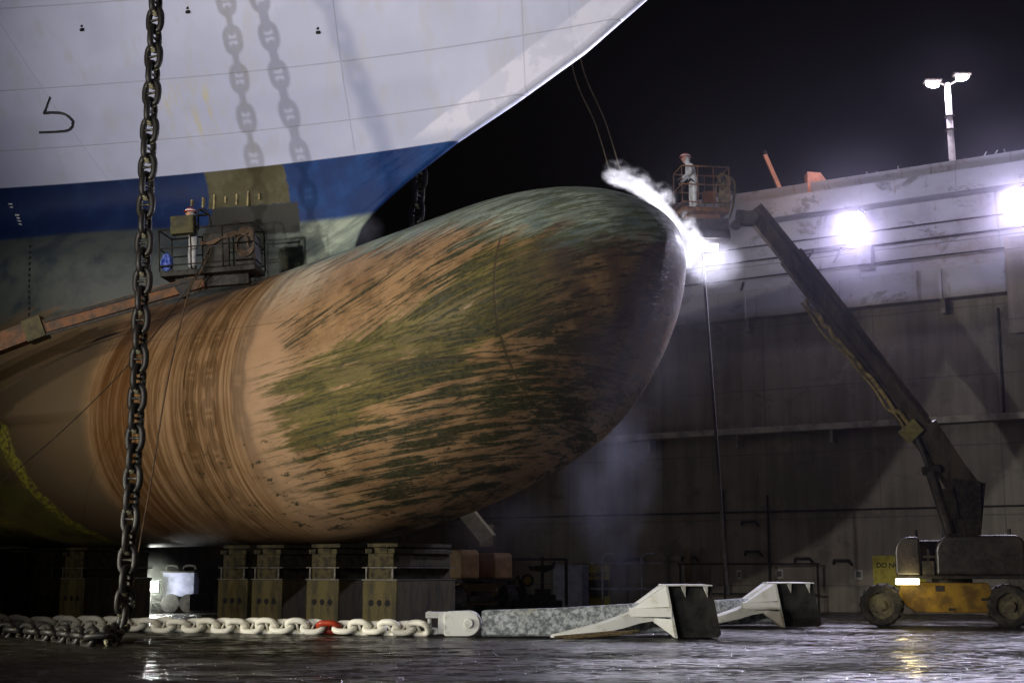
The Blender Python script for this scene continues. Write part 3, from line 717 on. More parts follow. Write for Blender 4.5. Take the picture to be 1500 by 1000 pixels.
def person(label, loc, rz, arms, lean=.06, suit=M_suit, legs=((0, .1), (.02, -.1)), headturn=0.0, crouch=0):
    """faces local +x"""
    t = thing('person', label, 'person', loc, rz)
    J = []; E_ = []
    def add(p, r, par=None):
        J.append((Vector(p), r)); 
        if par is not None: E_.append((par, len(J) - 1))
        return len(J) - 1
    pel = add((0, 0, .96), (.17, .135)); wst = add((lean * .3, 0, 1.10), (.155, .12), pel); ch = add((lean * .8, 0, 1.32), (.185, .14), wst)
    nk = add((lean * 1.2, 0, 1.47), (.10, .09), ch); hd = add((lean * 1.6 + .01, 0, 1.56), (.085, .085), nk)
    add((lean * 1.8 + .02, 0, 1.66), (.105, .095), hd); 
    for sgn, (lx, ly) in zip((1, -1), legs):
        h = add((0, sgn * .10, .88), .115, pel); k = add((lx * .5 + .03, sgn * .11 + ly * .1, .50), .08, h); a = add((lx, sgn * .12 + ly * .2, .10), .06, k)
    for sgn, (eb, hn) in zip((1, -1), arms):
        s = add((lean, sgn * .19, 1.40), .075, ch); e = add(eb, .055, s); w_ = add(hn, .04, e)
    b = skin('body', J, E_, suit, t)
    # hood and face
    hx = lean * 1.8 + .02
    bm = NB(); bmesh.ops.create_uvsphere(bm, u_segments=20, v_segments=14, radius=1)
    for v in bm.verts:
        x, y, z = v.co; v.co = Vector((hx + .03 + x * .095 + (.012 if (x > .8 and abs(y) < .3 and -.4 < z < .1) else 0), y * .078, 1.655 + z * .115 - (.01 if z < -.5 else 0)))
    h = obj('head', bm, M_skin, t, True)
    bm = NB(); cyl(bm, (hx + .115, 0, 1.665), (hx + .145, 0, 1.635), .014, 8, .02); obj('nose', bm, M_skin, h, True)
    bm = NB()
    for s_ in (-.032, .032): bmesh.ops.create_uvsphere(bm, u_segments=8, v_segments=6, radius=.013, matrix=Matrix.Translation((hx + .113, s_, 1.675)))
    obj('eye', bm, M_boot, h, True)
    bm = NB(); box(bm, hx + .108, hx + .12, -.028, .028, 1.598, 1.606); obj('mouth', bm, M_rust, h)
    bm = NB(); bmesh.ops.create_uvsphere(bm, u_segments=20, v_segments=12, radius=1)
    for v in list(bm.verts):
        if v.co.x > .55 and v.co.z < .6: bm.verts.remove(v)
    for v in bm.verts: v.co = Vector((hx - .0 + v.co.x * .125, v.co.y * .108, 1.645 + v.co.z * .14))
    obj('hood', bm, suit, t, True)
    bm = NB(); bmesh.ops.create_uvsphere(bm, u_segments=22, v_segments=14, radius=1)
    for v in list(bm.verts):
        if v.co.z < -.05: bm.verts.remove(v)
    for v in bm.verts: v.co = Vector((hx + .01 + v.co.x * .15, v.co.y * .125, 1.725 + v.co.z * .115))
    hh = obj('hard_hat', bm, M_helm, t, True)
    bm = NB(); V = [[bm.verts.new((hx + .015 + math.cos(a) * rx_, math.sin(a) * ry_, z)) for a in [2 * math.pi * k / 24 for k in range(24)]] for rx_, ry_, z in ((.148, .122, 1.735), (.19, .14, 1.715), (.185, .136, 1.705), (.14, .115, 1.712))]
    for a, b2 in zip(V, V[1:]):
        for k in range(24): bm.faces.new((a[k], a[(k + 1) % 24], b2[(k + 1) % 24], b2[k]))
    obj('brim', bm, M_helm, hh, True)
    bm = NB(); V = [[bm.verts.new((hx + .01 + math.cos(a) * .153 * sc_, math.sin(a) * .128 * sc_, z)) for a in [2 * math.pi * k / 24 for k in range(24)]] for z, sc_ in ((1.738, 1), (1.768, .955))]
    for k in range(24): bm.faces.new((V[0][k], V[0][(k + 1) % 24], V[1][(k + 1) % 24], V[1][k]))
    obj('hat_band', bm, M_hw, hh, True)
    # boots
    for sgn, (lx, ly) in zip((1, -1), legs):
        y = sgn * .12 + ly * .2
        J2 = [((lx - .02, y, .20), .06), ((lx - .02, y, .06), .055), ((lx + .08, y, .045), .048), ((lx + .17, y, .038), .036)]
        skin('boot', J2, [(0, 1), (1, 2), (2, 3)], M_boot, t)
    # hands
    for sgn, (eb, hn) in zip((1, -1), arms):
        e = Vector(eb); h_ = Vector(hn); dr = (h_ - e).normalized(); sd = dr.cross(Vector((0, 0, 1))).normalized() ; dn = dr.cross(sd).normalized()
        if dn.z > 0: dn = -dn
        J2 = [(h_, .03), (h_ + dr * .05, (.038, .022)), (h_ + dr * .09, (.04, .02))]; E2 = [(0, 1), (1, 2)]
        for i, (o_, ln) in enumerate(((-.03, .065), (-.01, .075), (.01, .072), (.03, .055))):
            b0 = h_ + dr * .10 + sd * o_; J2.append((b0, .010)); J2.append((b0 + dr * ln * .5 + dn * .012, .010)); J2.append((b0 + dr * ln * .75 + dn * ln * .55, .008))
            n = len(J2); E2 += [(2, n - 3), (n - 3, n - 2), (n - 2, n - 1)]
        th = h_ + dr * .04 - sd * .035; J2.append((th, .012)); J2.append((th + dr * .04 - sd * .015 + dn * .02, .010)); n = len(J2); E2 += [(1, n - 2), (n - 2, n - 1)]
        skin('hand', J2, E2, M_glove, t, 1)
    return t
# ================================================================== LIFT BASKETS AND BOOMS
def basket(root, mat, L=2.5, W=.95, H=1.1, floor=None):
    """platform centred on its own origin, long side x, floor top at z=0"""
    bm = NB(); box(bm, -L / 2, L / 2, -W / 2, W / 2, -.14, 0, bev=.02); box(bm, -L / 2 + .3, L / 2 - .3, -.12, .12, -.42, -.143); obj('platform_floor', bm, floor or mat, root)
    bm = NB()
    for z in (H, H * .55, .15):
        tube(bm, [(-L / 2, -W / 2, z), (L / 2, -W / 2, z), (L / 2, W / 2, z), (-L / 2, W / 2, z)], .026 if z == H else .02, 8, closed=True)
    obj('guard_rail', bm, mat, root, True)
    for x in (-L / 2, -L / 6, L / 6, L / 2):
        for y in (-W / 2, W / 2):
            bm = NB(); tube(bm, [(x, y, 0), (x, y, H)], .022, 8); obj('rail_post', bm, mat, root, True)
YL = 40.0
def wheel(parent, p, r=.63, wd=.45):
    x, y, z = p
    bm = NB(); prof = [(-wd / 2, r * .62), (-wd / 2, r * .9), (-wd / 2 + .05, r * .98), (0, r), (wd / 2 - .05, r * .98), (wd / 2, r * .9), (wd / 2, r * .62)]
    n = 36; rg = []
    for k in range(n):
        a = 2 * math.pi * k / n; rg.append([bm.verts.new((x + math.cos(a) * rr, y + yy, z + math.sin(a) * rr)) for yy, rr in prof])
    for k in range(n):
        A_, B_ = rg[k], rg[(k + 1) % n]
        for i in range(len(prof) - 1): bm.faces.new((A_[i], A_[i + 1], B_[i + 1], B_[i]))
    for k in range(0, n, 2):     # lugs
        a = 2 * math.pi * k / n
        for s_ in (-1, 1):
            Mx = Matrix.Translation((x, y, z)) @ Matrix.Rotation(-a - s_ * .05, 4, 'Y')
            box(bm, r * .955, r * 1.015, min(0, s_ * wd * .48), max(0, s_ * wd * .48), -.03, .03, Mx)
    w_ = obj('wheel', bm, M_rub, parent, False)
    bm = NB(); cyl(bm, (x, y - wd / 2 + .1, z), (x, y + wd / 2 - .1, z), r * .63, 28)
    cyl(bm, (x, y - wd / 2 - .02, z), (x, y - wd / 2 + .12, z), r * .24, 16)
    for k in range(8):
        a = 2 * math.pi * k / 8; cyl(bm, (x + math.cos(a) * r * .4, y - wd / 2 + .06, z + math.sin(a) * r * .4), (x + math.cos(a) * r * .4, y - wd / 2 + .12, z + math.sin(a) * r * .4), .025, 6)
    obj('rim', bm, worn('wheel rim paint', (.10, .09, .05), (.05, .04, .03), 4), w_)
def hood(bm, x0, x1, y0, y1, z0, z1, rl, rr, nseg=8):
    """engine cover with rounded top corners in xz"""
    pr = [(x0, z0)]
    for k in range(nseg + 1): a = math.pi / 2 * k / nseg; pr.append((x0 + rl - rl * math.cos(a), z1 - rl + rl * math.sin(a)))
    for k in range(nseg + 1): a = math.pi / 2 * k / nseg; pr.append((x1 - rr + rr * math.sin(a), z1 - rr + rr * math.cos(a)))
    pr.append((x1, z0)); prism(bm, pr, y0, y1)
def lift_base(label, p, rz, paint, hoodm, lamp=True, group=None, scale=1):
    t = thing('boom_lift', label, 'boom lift', p, rz, group); t.scale = (scale,) * 3
    bm = NB(); prism(bm, [(-1.25, .95), (-1.15, 1.32), (1.35, 1.30), (1.5, 1.0), (1.35, .42), (-.75, .42), (-1.0, .6)], -.85, .85); bevmod(obj('chassis', bm, paint, t), .03)
    for a, b, c, d in ((-1.9, -1.1, -1.95, -1.6), (1.4, 2.1, 1.75, 2.1)):
        bm = NB(); box(bm, a, b, -.35, .35, .55, 1.0, bev=.04); box(bm, c, d, -1.1, 1.1, .58, .8); obj('axle', bm, M_dark, t)
    for (x, y) in ((-1.75, -1.15), (1.93, -1.15), (-1.75, 1.15), (1.93, 1.15)): wheel(t, (x, y, .63))
    bm = NB(); cyl(bm, (.35, 0, 1.3), (.35, 0, 1.5), .6, 28); obj('slew_ring', bm, M_dark, t)
    bm = NB(); box(bm, -1.25, 2.4, -1.1, 1.1, 1.42, 1.52, bev=.02); obj('turntable', bm, M_dark, t)
    bm = NB(); hood(bm, -1.28, -.55, -1.15, -.35, 1.525, 2.68, .45, .12); bevmod(obj('engine_hood', bm, hoodm, t, False), .06, 3)
    bm = NB(); hood(bm, -.1, 2.45, -1.18, -.35, 1.525, 2.72, .5, .3); bevmod(obj('counterweight_hood', bm, hoodm, t), .08, 3)
    bm = NB(); hood(bm, -1.2, 2.4, .35, 1.15, 1.525, 2.6, .5, .3); bevmod(obj('far_hood', bm, hoodm, t), .06, 3)
    bm = NB(); box(bm, -.5, -.15, -1.1, -.4, 1.53, 1.95); box(bm, -.45, .2, -1.12, -1.05, 2.05, 2.12); box(bm, -.35, -.28, -1.0, -.9, 1.95, 2.3); obj('controls', bm, M_dark, t)
    for x in (-.65, 2.05):
        bm = NB(); cyl(bm, (x, -.8, 2.55), (x, -.8, 2.9), .05, 8); obj('exhaust', bm, M_dark, t)
    bm = NB(); bm.free()
    for (a, b, c, d) in ((-.15, .1, 1.05, 1.22), (.2, .4, .48, .56), (1.15, 1.4, .78, .86)):
        bm = NB(); box(bm, a, b, -.87, -.853, c, d); obj('access_plate', bm, M_dark, t)
    return t
LR = R(-17); base = G(1290, 917.5) - Matrix.Rotation(LR, 3, 'Z') @ Vector((-1.75, -1.3, 0)); YB = base.y
lift = lift_base('yellow boom lift at right with lit lamp, boom raised over the bulb', (base.x, base.y, 0), LR, M_yel, worn('dark maroon hood paint', (.012, .010, .009), (.032, .024, .019), 1.5, .25, spec=.5), scale=.98)
def child_bars(parent, name, segs, mat, bev=.02):
    bm = NB()
    for s_ in segs: bar(bm, *s_[:4], **(s_[4] if len(s_) > 4 else {}))
    return obj(name, bm, mat, parent, world=True)
YBm = YB - .05
B = lambda px, py, dy=0: U(px, py, YBm + dy)
child_bars(lift, 'turret', [(B(1407, 792), B(1415, 705), .75, .95)], M_dark)
child_bars(lift, 'turret_side', [(B(1425, 792, -.45), B(1424, 704, -.45), .06, .5), (B(1395, 760, -.42), B(1385, 715, -.42), .06, .45)], M_dark)
child_bars(lift, 'lower_boom', [(B(1424, 735), B(1352, 625), .55, .75)], M_boom)
child_bars(lift, 'boom_tube', [(B(1420, 722), B(1318, 590), .46, .75), (B(1345, 620), B(1222, 460), .42, .72)], M_boom)
child_bars(lift, 'mid_boom', [(B(1240, 480), B(1158, 375), .36, .74)], M_boom)
child_bars(lift, 'fly_boom', [(B(1182, 405), B(1103, 308), .34, .6)], M_boom)
child_bars(lift, 'boom_flange', [(B(1362, 618, -.27), B(1112, 304, -.24), .02, .12), (B(1300, 570, -.26), B(1160, 392, -.24), .02, .08)], M_dark)
bm = NB(); tube(bm, [B(1392, 780, -.3), B(1363, 690, -.35)], .17, 12); tube(bm, [B(1363, 690, -.35), B(1335, 620, -.3)], .09, 10); tube(bm, [B(1352, 690, -.35), B(1376, 686, -.35)], .14, 10); obj('lift_cylinder', bm, M_dark, lift, world=True)
bm = NB(); bar(bm, B(1325, 640, -.3), B(1344, 622, -.3), .3, .45); obj('cylinder_bracket', bm, worn('olive bracket', (.16, .14, .04), (.08, .07, .03), 5), lift, world=True)
bm = NB(); rnd = random.Random(8)                       # energy chain and hoses along the underside of the boom
pth = [B(1331 - k * 6.9, 622 - k * 8.3 + rnd.uniform(-3, 4), -.3 + rnd.uniform(-.05, .05)) for k in range(23)]
tube(bm, bez(pth, 4), .07, 7); tube(bm, bez([p + Vector((-.12, 0, -.1 + rnd.uniform(-.05, .05))) for p in pth[::2]], 5), .04, 6)
obj('hose_carrier', bm, worn('yellowed hose carrier', (.2, .15, .05), (.06, .05, .03), 8), lift, world=True)
bm = NB(); bar(bm, B(1112, 322), B(1078, 318), .3, .42); tube(bm, [B(1078, 330, -.3), B(1078, 330, .3)], .16, 12); tube(bm, [B(1100, 318, -.3), B(1100, 318, .3)], .22, 12); obj('jib', bm, M_dark, lift, world=True)
bt = bpy.data.objects.new('basket', None)
C.objects.link(bt); bt.parent = lift; bt.matrix_parent_inverse = mw(lift).inverted(); bt.location = B(1028, 309, -.1); bt.rotation_euler = (0, 0, R(8)); bt.scale = (.66, 1, 1.0)
basket(bt, worn('grimy brown rail paint', (.15, .07, .03), (.07, .04, .02), 5, .55), 2.3, 1.0, 1.3)
bm = NB(); bb = B(1030, 330); box(bm, bb.x - .75, bb.x + .75, bb.y - .45, bb.y + .45, bb.z - .25, bb.z + .12, bev=.04); prism(bm, [(bb.x - .85, bb.z - .12), (bb.x + .75, bb.z - .12), (bb.x + .8, bb.z - .5), (bb.x - .45, bb.z - .5)], bb.y - .4, bb.y + .4); obj('under_tray', bm, M_dark, lift, world=True)
bm = NB(); bc = B(1062, 272, -.2)                       # coiled hoses and fittings hung on the basket's end
for k in range(9):
    cc = bc + Vector((rnd.uniform(-.12, .12), rnd.uniform(-.1, .1), rnd.uniform(-.4, .25))); rr_ = rnd.uniform(.16, .3); tl = rnd.uniform(-.5, .5)
    tube(bm, [cc + Vector((math.cos(a) * rr_ * .7, math.sin(a) * tl * rr_, math.sin(a) * rr_)) for a in [2 * math.pi * q / 16 for q in range(16)]], .022, 6, closed=True)
tube(bm, bez([bc + Vector((.1, 0, .3)), bc + Vector((.3, 0, .1)), bc + Vector((.25, 0, -.6)), bc + Vector((.1, 0, -1.1))]), .03, 6)
box(bm, bc.x - .2, bc.x + .1, bc.y - .2, bc.y + .2, bc.z - .9, bc.z - .2, bev=.03)
obj('hose_coil', bm, worn('grimy hoses', (.12, .09, .04), (.04, .03, .02), 6), lift, world=True)
bm = NB(); bx_ = B(1040, 290, .3); box(bm, bx_.x - .25, bx_.x + .2, bx_.y - .1, bx_.y + .15, bx_.z - .15, bx_.z + .2, bev=.02); obj('tool_box', bm, M_orange, lift, world=True)
lp = B(1329, 852, -1.1)
bm = NB(); box(bm, lp.x - .35, lp.x + .33, lp.y - .12, lp.y + .0, lp.z - .07, lp.z + .10, bev=.03); obj('work_lamp', bm, emit('lift lamp glass', (1, .86, .42), 14), lift, world=True)
point('lift_lamp_light', lp + Vector((-.1, -.35, .05)), 18, (1, .82, .35), .15)
# worker
wp = B(1017, 311, -.15)
pr2 = person('person in white suit and red hard hat in the basket by the bulb', wp, R(192), [((.16, .24, 1.15), (.42, .14, 1.02)), ((.12, -.25, 1.16), (.36, -.10, .95))], lean=.12)
pr2.scale = (1.04,) * 3
t = thing('water_lance', 'long water jet lance held by the person in the basket', 'lance', B(1000, 275, -.3))
bm = NB(); tube(bm, [B(1012, 262, -.35), B(996, 280, -.5), B(972, 300, -1.6)], [.035, .03, .022], 8); tube(bm, bez([B(1012, 262, -.35), B(1024, 276, -.3), B(1020, 300, -.3), B(1035, 308, -.2)]), .025, 7); obj('lance_pipe', bm, M_dark, t, world=True)
# lamp hung under the basket
lb = B(1036, 352, .2) + Vector((0, -.2, -.28))
t = thing('basket_floodlight', 'glaring white floodlight slung below the right basket', 'floodlight', lb)
bm = NB(); box(bm, -.32, .32, -.06, .1, -.12, .12, bev=.03); obj('housing', bm, M_dark, t)
bm = NB(); box(bm, -.29, .29, -.072, -.063, -.1, .1); obj('lens', bm, emit('basket lamp glass', (.96, .94, 1), 25), t)
spot('basket_flood_light', lb + Vector((-.2, -.2, -.1)), U(955, 315, 35.5), 9000, (.90, .88, 1), 100, .6, .15)
point('basket_flood_spill', lb + Vector((-.1, .5, -.2)), 160, (.85, .82, 1), .2)
# hanging hose
t = thing('hanging_hose', 'long dark hose hanging from the right basket to the floor', 'hose', B(1060, 880))
bm = NB(); tube(bm, bez([B(1029, 372, .3), B(1040, 520, .6), B(1052, 680, .8), B(1060, 800, 1), B(1066, 870, 1.2)]), .05, 7); obj('hose', bm, M_dark, t, world=True)
# ---- left lift
YF = 36.6
lp0 = G(-760, 905)
B2 = lambda px, py, dy=0: U(px, py, YF + dy)
ll = lift_base('orange boom lift at left reaching a basket to the blue band', (B2(-560, 700).x, YF, 0), 0, M_orange, M_dark, scale=1)
child_bars(ll, 'boom_tube', [(B2(300, 412), B2(40, 487), .34, .36), (B2(66, 478), B2(-140, 556), .42, .50), (B2(-120, 550), B2(-560, 720), .5, .6)], M_orange)
child_bars(ll, 'boom_collar', [(B2(66, 478), B2(40, 488), .5, .6)], worn('olive collar', (.08, .07, .03), (.04, .035, .02), 5))
child_bars(ll, 'boom_flange', [(B2(300, 404, -.2), B2(64, 470, -.2), .03, .09), (B2(300, 424, -.2), B2(66, 490, -.2), .03, .07)], M_dark)
child_bars(ll, 'turret', [(B2(-560, 835), B2(-560, 690), .7, .9, dict(up=Vector((1, 0, 0))))], M_dark)
child_bars(ll, 'jib', [(B2(318, 400), B2(275, 416), .3, .45), (B2(280, 416), B2(262, 428), .35, .4)], M_dark)
lb2 = bpy.data.objects.new('basket', None); C.objects.link(lb2); lb2.parent = ll; lb2.matrix_parent_inverse = mw(ll).inverted()
lb2.location = B2(312, 398); lb2.rotation_euler = (0, R(-3.5), R(-6))
basket(lb2, M_dark, 2.65, 1.0, 1.15)
bm = NB(); box(bm, -.1, .62, -.5, -.4, .02, .95, bev=.02); box(bm, .75, 1.3, -.4, .3, .02, .9, bev=.08); obj('hose_cabinet', bm, M_dark, lb2)
bm = NB()
for k in range(5): tube(bm, bez([(-.15, -.55, .62 + .03 * k), (.2, -.58, .72 - .02 * k), (.7, -.55, .80 + .03 * k), (1.05, -.5, .85), (1.15, -.45, .5 + .1 * k)]), .022, 6)
for k in range(6):
    cc = Vector((1.05, -.45, .55 + .05 * k)); tube(bm, [cc + Vector((math.cos(a) * .24, 0.02 * k, math.sin(a) * .3)) for a in [2 * math.pi * q / 16 for q in range(16)]], .022, 6, closed=True)
obj('hose_coil', bm, worn('tan hose', (.10, .065, .04), (.05, .035, .025), 6), lb2)
bm = NB(); box(bm, -.95, -.30, -.66, -.4, .98, 1.48, bev=.02); obj('control_console', bm, worn('olive console', (.06, .055, .02), (.03, .028, .015), 4), lb2)
bm = NB(); box(bm, -1.0, -.2, .38, .5, 1.74, 1.77); tube(bm, [(-.25, -.4, 1.1), (-.25, -.4, 1.7), (-.25, .4, 1.75)], .022, 6); tube(bm, bez([(-.25, -.4, 1.68), (.0, -.4, 1.6), (.12, -.4, 1.15)]), .025, 6); obj('canopy', bm, M_dark, lb2)
p2 = person('person in white suit and red hat behind the console of the left basket', B2(282, 400, .12), R(-150), [((.16, .24, 1.2), (.36, .16, 1.2)), ((.14, -.25, 1.2), (.36, -.14, 1.18))], lean=.05, suit=M_suitd)
p2.scale = (1.0,) * 3
t = thing('tarp_bag', 'crumpled blue bag lying on the floor of the left basket', 'bag', B2(244, 398, -.15))
bm = NB(); bmesh.ops.create_icosphere(bm, subdivisions=3, radius=1); rnd = random.Random(3)
for v in bm.verts: v.co = Vector((v.co.x * .16 * (1.1 - max(0, v.co.z) * .5), v.co.y * .14, (v.co.z + 1) * .27)) * (1 + rnd.uniform(-.09, .09))
obj('bag_cloth', bm, worn('blue bag', (.02, .05, .3), (.14, .2, .5), 5, .4), t)
t = thing('rag', 'small white rag on the floor of the left basket', 'rag', B2(328, 390, -.45))
bm = NB(); bmesh.ops.create_icosphere(bm, subdivisions=2, radius=1)
for v in bm.verts: v.co = Vector((v.co.x * .12, v.co.y * .08, (v.co.z + 1) * .035)) * (1 + rnd.uniform(-.2, .2))
obj('rag_cloth', bm, M_fl, t)
M_hose = worn('brown hose', (.09, .055, .03), (.04, .025, .018), 6)
for lab, pts, r_ in (('thin dark hose slanting from the left basket down to the chain foot', [(309, 360, -.6), (296, 395, -.6), (276, 430, -.6), (245, 560, -1.2), (222, 700, -2), (202, 812, -3)], .022),
                     ('thin wire running down left across the brown hull', [(309, 362, -.62), (270, 430, -.7), (192, 530, -1.2), (90, 632, -1.6), (-10, 716, -2)], .014)):
    pw = [B2(*p) for p in pts]; t = thing('hose', lab, 'hose', pw[-1]); bm = NB(); tube(bm, bez(pw), r_, 6); obj('hose_line', bm, M_hose if r_ > .02 else M_dark, t, world=True)
for lab, a_, b_ in (('left of two faint ropes rising behind the bulb top', (896, 262), (838, 95)), ('right of two faint ropes rising behind the bulb top', (912, 262), (850, 85))):
    t = thing('rope', lab, 'rope', U(*a_, 44)); bm = NB(); tube(bm, bez([U(a_[0], a_[1], 44), U((a_[0] + b_[0]) / 2 + 6, (a_[1] + b_[1]) / 2 + 6, 44), U(*b_, 44), U(b_[0] - 12, -60, 44)]), .02, 6); obj('rope_line', bm, worn('tan rope', (.2, .16, .08), (.1, .08, .05), 5), t, world=True)
# ---- third lift, behind the keel blocks
m_tan = worn('tan lift paint', (.42, .27, .14), (.28, .17, .08), 1.5, .4)
gp = G(684, 899)
l3 = lift_base('tan boom lift parked behind the keel blocks with its boom behind the bulb', (gp.x, gp.y, 0), R(-68), m_tan, m_tan, scale=.88)
Y3 = gp.y
bm = NB(); q = [U(711, 796, Y3 - .3), U(716, 770, Y3 - .3)]; bar(bm, U(712, 800, Y3 - .2), U(713, 768, Y3 - .2), .5, .6, up=Vector((0, 1, 0))); obj('turret', bm, worn('cream lift paint', (.42, .38, .2), (.25, .22, .12), 3), l3, world=True)
bm = NB(); bar(bm, U(716, 790, Y3 - 1.2), U(655, 715, Y3 - .8), .5, .55); obj('boom_tube', bm, worn('cream boom paint', (.62, .58, .38), (.42, .38, .22), 3), l3, world=True)
# ---- compressor in its frame
gc_ = G(789, 897)
t = thing('pump_skid', 'black pump skid in a square pipe frame with a yellow fan hub', 'pump', gc_, R(-4))
sx = gc_.y / FPX
bm = NB()
for x in (-42, 40): tube(bm, [(x * sx, -.5, 0), (x * sx, -.5, 76 * sx)], .05, 6); tube(bm, [(x * sx, .5, 0), (x * sx, .5, 76 * sx)], .05, 6)
for y in (-.5, .5): tube(bm, [(-42 * sx, y, 76 * sx), (40 * sx, y, 76 * sx)], .05, 6)
obj('pipe_frame', bm, M_dark, t)
bm = NB(); box(bm, -40 * sx, 25 * sx, -.4, .4, .05, 26 * sx, bev=.05); box(bm, -22 * sx, 34 * sx, -.35, .35, .1, 18 * sx, bev=.05); box(bm, -5 * sx, 18 * sx, -.45, .3, 26 * sx, 34 * sx, bev=.04)
prism(bm, [(-14 * sx, 66 * sx), (18 * sx, 68 * sx), (25 * sx, 74 * sx), (22 * sx, 62 * sx), (10 * sx, 57 * sx), (-12 * sx, 60 * sx)], -.3, .3)
tube(bm, [(6 * sx, -.2, 30 * sx), (6 * sx, -.2, 80 * sx)], .06, 6); tube(bm, [(-20 * sx, -.1, 30 * sx), (-30 * sx, -.1, 52 * sx), (-38 * sx, -.1, 40 * sx)], .08, 6)
cyl(bm, (-30 * sx, -.45, 22 * sx), (-30 * sx, .3, 22 * sx), .42, 18)
obj('engine', bm, M_dark, t)
bm = NB(); cyl(bm, (-15 * sx, -.42, 46 * sx), (-15 * sx, -.2, 46 * sx), 9 * sx, 24); obj('fan_housing', bm, M_dark, t)
bm = NB(); cyl(bm, (-15 * sx, -.47, 46 * sx), (-15 * sx, -.43, 46 * sx), 5.5 * sx, 20); obj('fan_hub', bm, M_yel, t)
# ---- floodlight, bench and drum carts seen under the hull at left
gf = G(219, 897)
t = thing('work_floodlight', 'bright square work floodlight on a stand under the hull', 'floodlight', gf)
s_ = gf.y / FPX
bm = NB(); box(bm, -12 * s_, 12 * s_, 0, .2, 28 * s_, 46 * s_, bev=.03); obj('housing', bm, M_dark, t)
bm = NB(); box(bm, -10.5 * s_, 10.5 * s_, -.02, -.005, 30 * s_, 44 * s_); obj('lens', bm, emit('work lamp glass', (1, 1, .97), 40), t)
bm = NB(); tube(bm, [(0, .12, 0), (0, .12, 30 * s_)], .03, 6)
for a in (0, 2.1, 4.2): tube(bm, [(0, .12, .5), (math.cos(a) * .4, .12 + math.sin(a) * .4, 0)], .02, 6)
obj('stand', bm, M_dark, t)
point('work_flood_light', gf + Vector((0, -.4, 37 * s_)), 420, (.97, .99, .92), .2)
gt = G(272, 896); s_ = gt.y / FPX
t = thing('tool_cart', 'pale blue steel cart with two hooped handles, right of the work floodlight', 'cart', gt)
bm = NB(); box(bm, -32 * s_, 14 * s_, -.4, .4, 22 * s_, 56 * s_, bev=.03); obj('cabinet', bm, worn('pale blue cart paint', (.2, .21, .3), (.13, .14, .2), 3), t)
bm = NB()
for x in (-20, 6): tube(bm, bez([((x - 9) * s_, -.3, 56 * s_), ((x - 7) * s_, -.3, 65 * s_), ((x + 7) * s_, -.3, 65 * s_), ((x + 9) * s_, -.3, 56 * s_)]), .05, 6)
box(bm, -34 * s_, 14 * s_, -.45, .4, 56.2 * s_, 58 * s_); obj('handle', bm, M_dark, t)
for x in (-18, 8):
    bm = NB(); cyl(bm, (x * s_, -.6, 13 * s_), (x * s_, -.35, 13 * s_), 13 * s_, 22); obj('wheel', bm, M_rub, t)
gt = G(303, 900); s_ = gt.y / FPX
t = thing('hose_reel', 'black hose reel on a low trolley left of the keel blocks', 'hose reel', gt)
bm = NB(); box(bm, -22 * s_, 14 * s_, -.5, .5, .15, 30 * s_, bev=.06); prism(bm, [(-10 * s_, 30 * s_), (16 * s_, 30 * s_), (16 * s_, 80 * s_), (2 * s_, 76 * s_), (-8 * s_, 60 * s_)], -.3, .3); obj('trolley', bm, M_dark, t)
bm = NB(); cyl(bm, (4 * s_, -.45, 60 * s_), (4 * s_, .4, 60 * s_), 16 * s_, 24); obj('reel', bm, M_dark, t)
# ================================================================== TOP OF THE WALL
def wall_lamp(px, py, label, power):
    x, z = wallpt(px, py, .95); p = WALL @ Vector((x, -.95, z))
    t = thing('wall_floodlight', label, 'floodlight', p, -AX, 'floodlights under the coping')
    bm = NB(); box(bm, -.32, .32, -.02, .3, -.3, .3, bev=.04); obj('housing', bm, M_dark, t)
    bm = NB(); cyl(bm, (0, -.045, 0), (0, -.022, 0), .27, 20); obj('lens', bm, M_lamp, t)
    bm = NB(); tube(bm, [(0, .25, .25), (0, .5, .5)], .05, 6); obj('bracket', bm, M_dark, t)
    spot('wall_flood_beam', p + WALL.to_3x3() @ Vector((0, -.3, -.1)), p + WALL.to_3x3() @ Vector((5, -20, -14)), 19000, (.80, .76, 1), 88, .8, .3)
    point('wall_flood_light', p + WALL.to_3x3() @ Vector((0, -1.7, -.3)), power, (.74, .70, 1), .3)
wall_lamp(1256, 321, 'glaring floodlight under the coping above the boom', 300)
wall_lamp(1494, 287, 'glaring floodlight under the coping cut by the right edge', 300)
x, z = wallpt(1265, 372, .4); p = WALL @ Vector((x, -.02, z))
t = thing('junction_box', 'small grey box hung on the wall below the floodlight', 'box', p, -AX)
bm = NB(); box(bm, -.28, .32, -.4, 0, -.42, .38, bev=.03); obj('case', bm, worn('grey case', (.2, .2, .23), (.14, .14, .15), 4), t)
t = on_wall('wall_ladder', 'dark angled bracket frame on the bright upper wall', 'bracket', 1225, 366)
bm = NB(); bar(bm, (-1.6, -.15, .1), (.5, -.15, .1), .06, .09); bar(bm, (.3, -.12, .1), (-.1, -.12, -.55), .06, .06); bar(bm, (-.9, -.12, .1), (-1.5, -.12, -.6), .06, .06); obj('frame', bm, M_dark, t)
t = on_wall('wall_cleat', 'short dark cleat on the bright wall left of the boom', 'cleat', 1088, 424)
bm = NB(); bar(bm, (-.1, -.08, -.3), (.1, -.12, .3), .06, .08); obj('bar', bm, M_dark, t)
t = on_wall('wall_duct', 'dark upright duct on the wall at the right edge', 'duct', 1492, 410)
bm = NB(); box(bm, -.25, .5, -.98, -.9, -2.2, 1.5); obj('duct_face', bm, MW, t)
YP = (WALL @ Vector((wallpt(1397, 258, -1)[0], 1.0, 0)))
pb = U(1397, 262, YP.y)
t = thing('light_pole', 'tall pale lamp post with two glaring heads on the dock coping', 'lamp post', pb)
tp = U(1390, 122, YP.y)
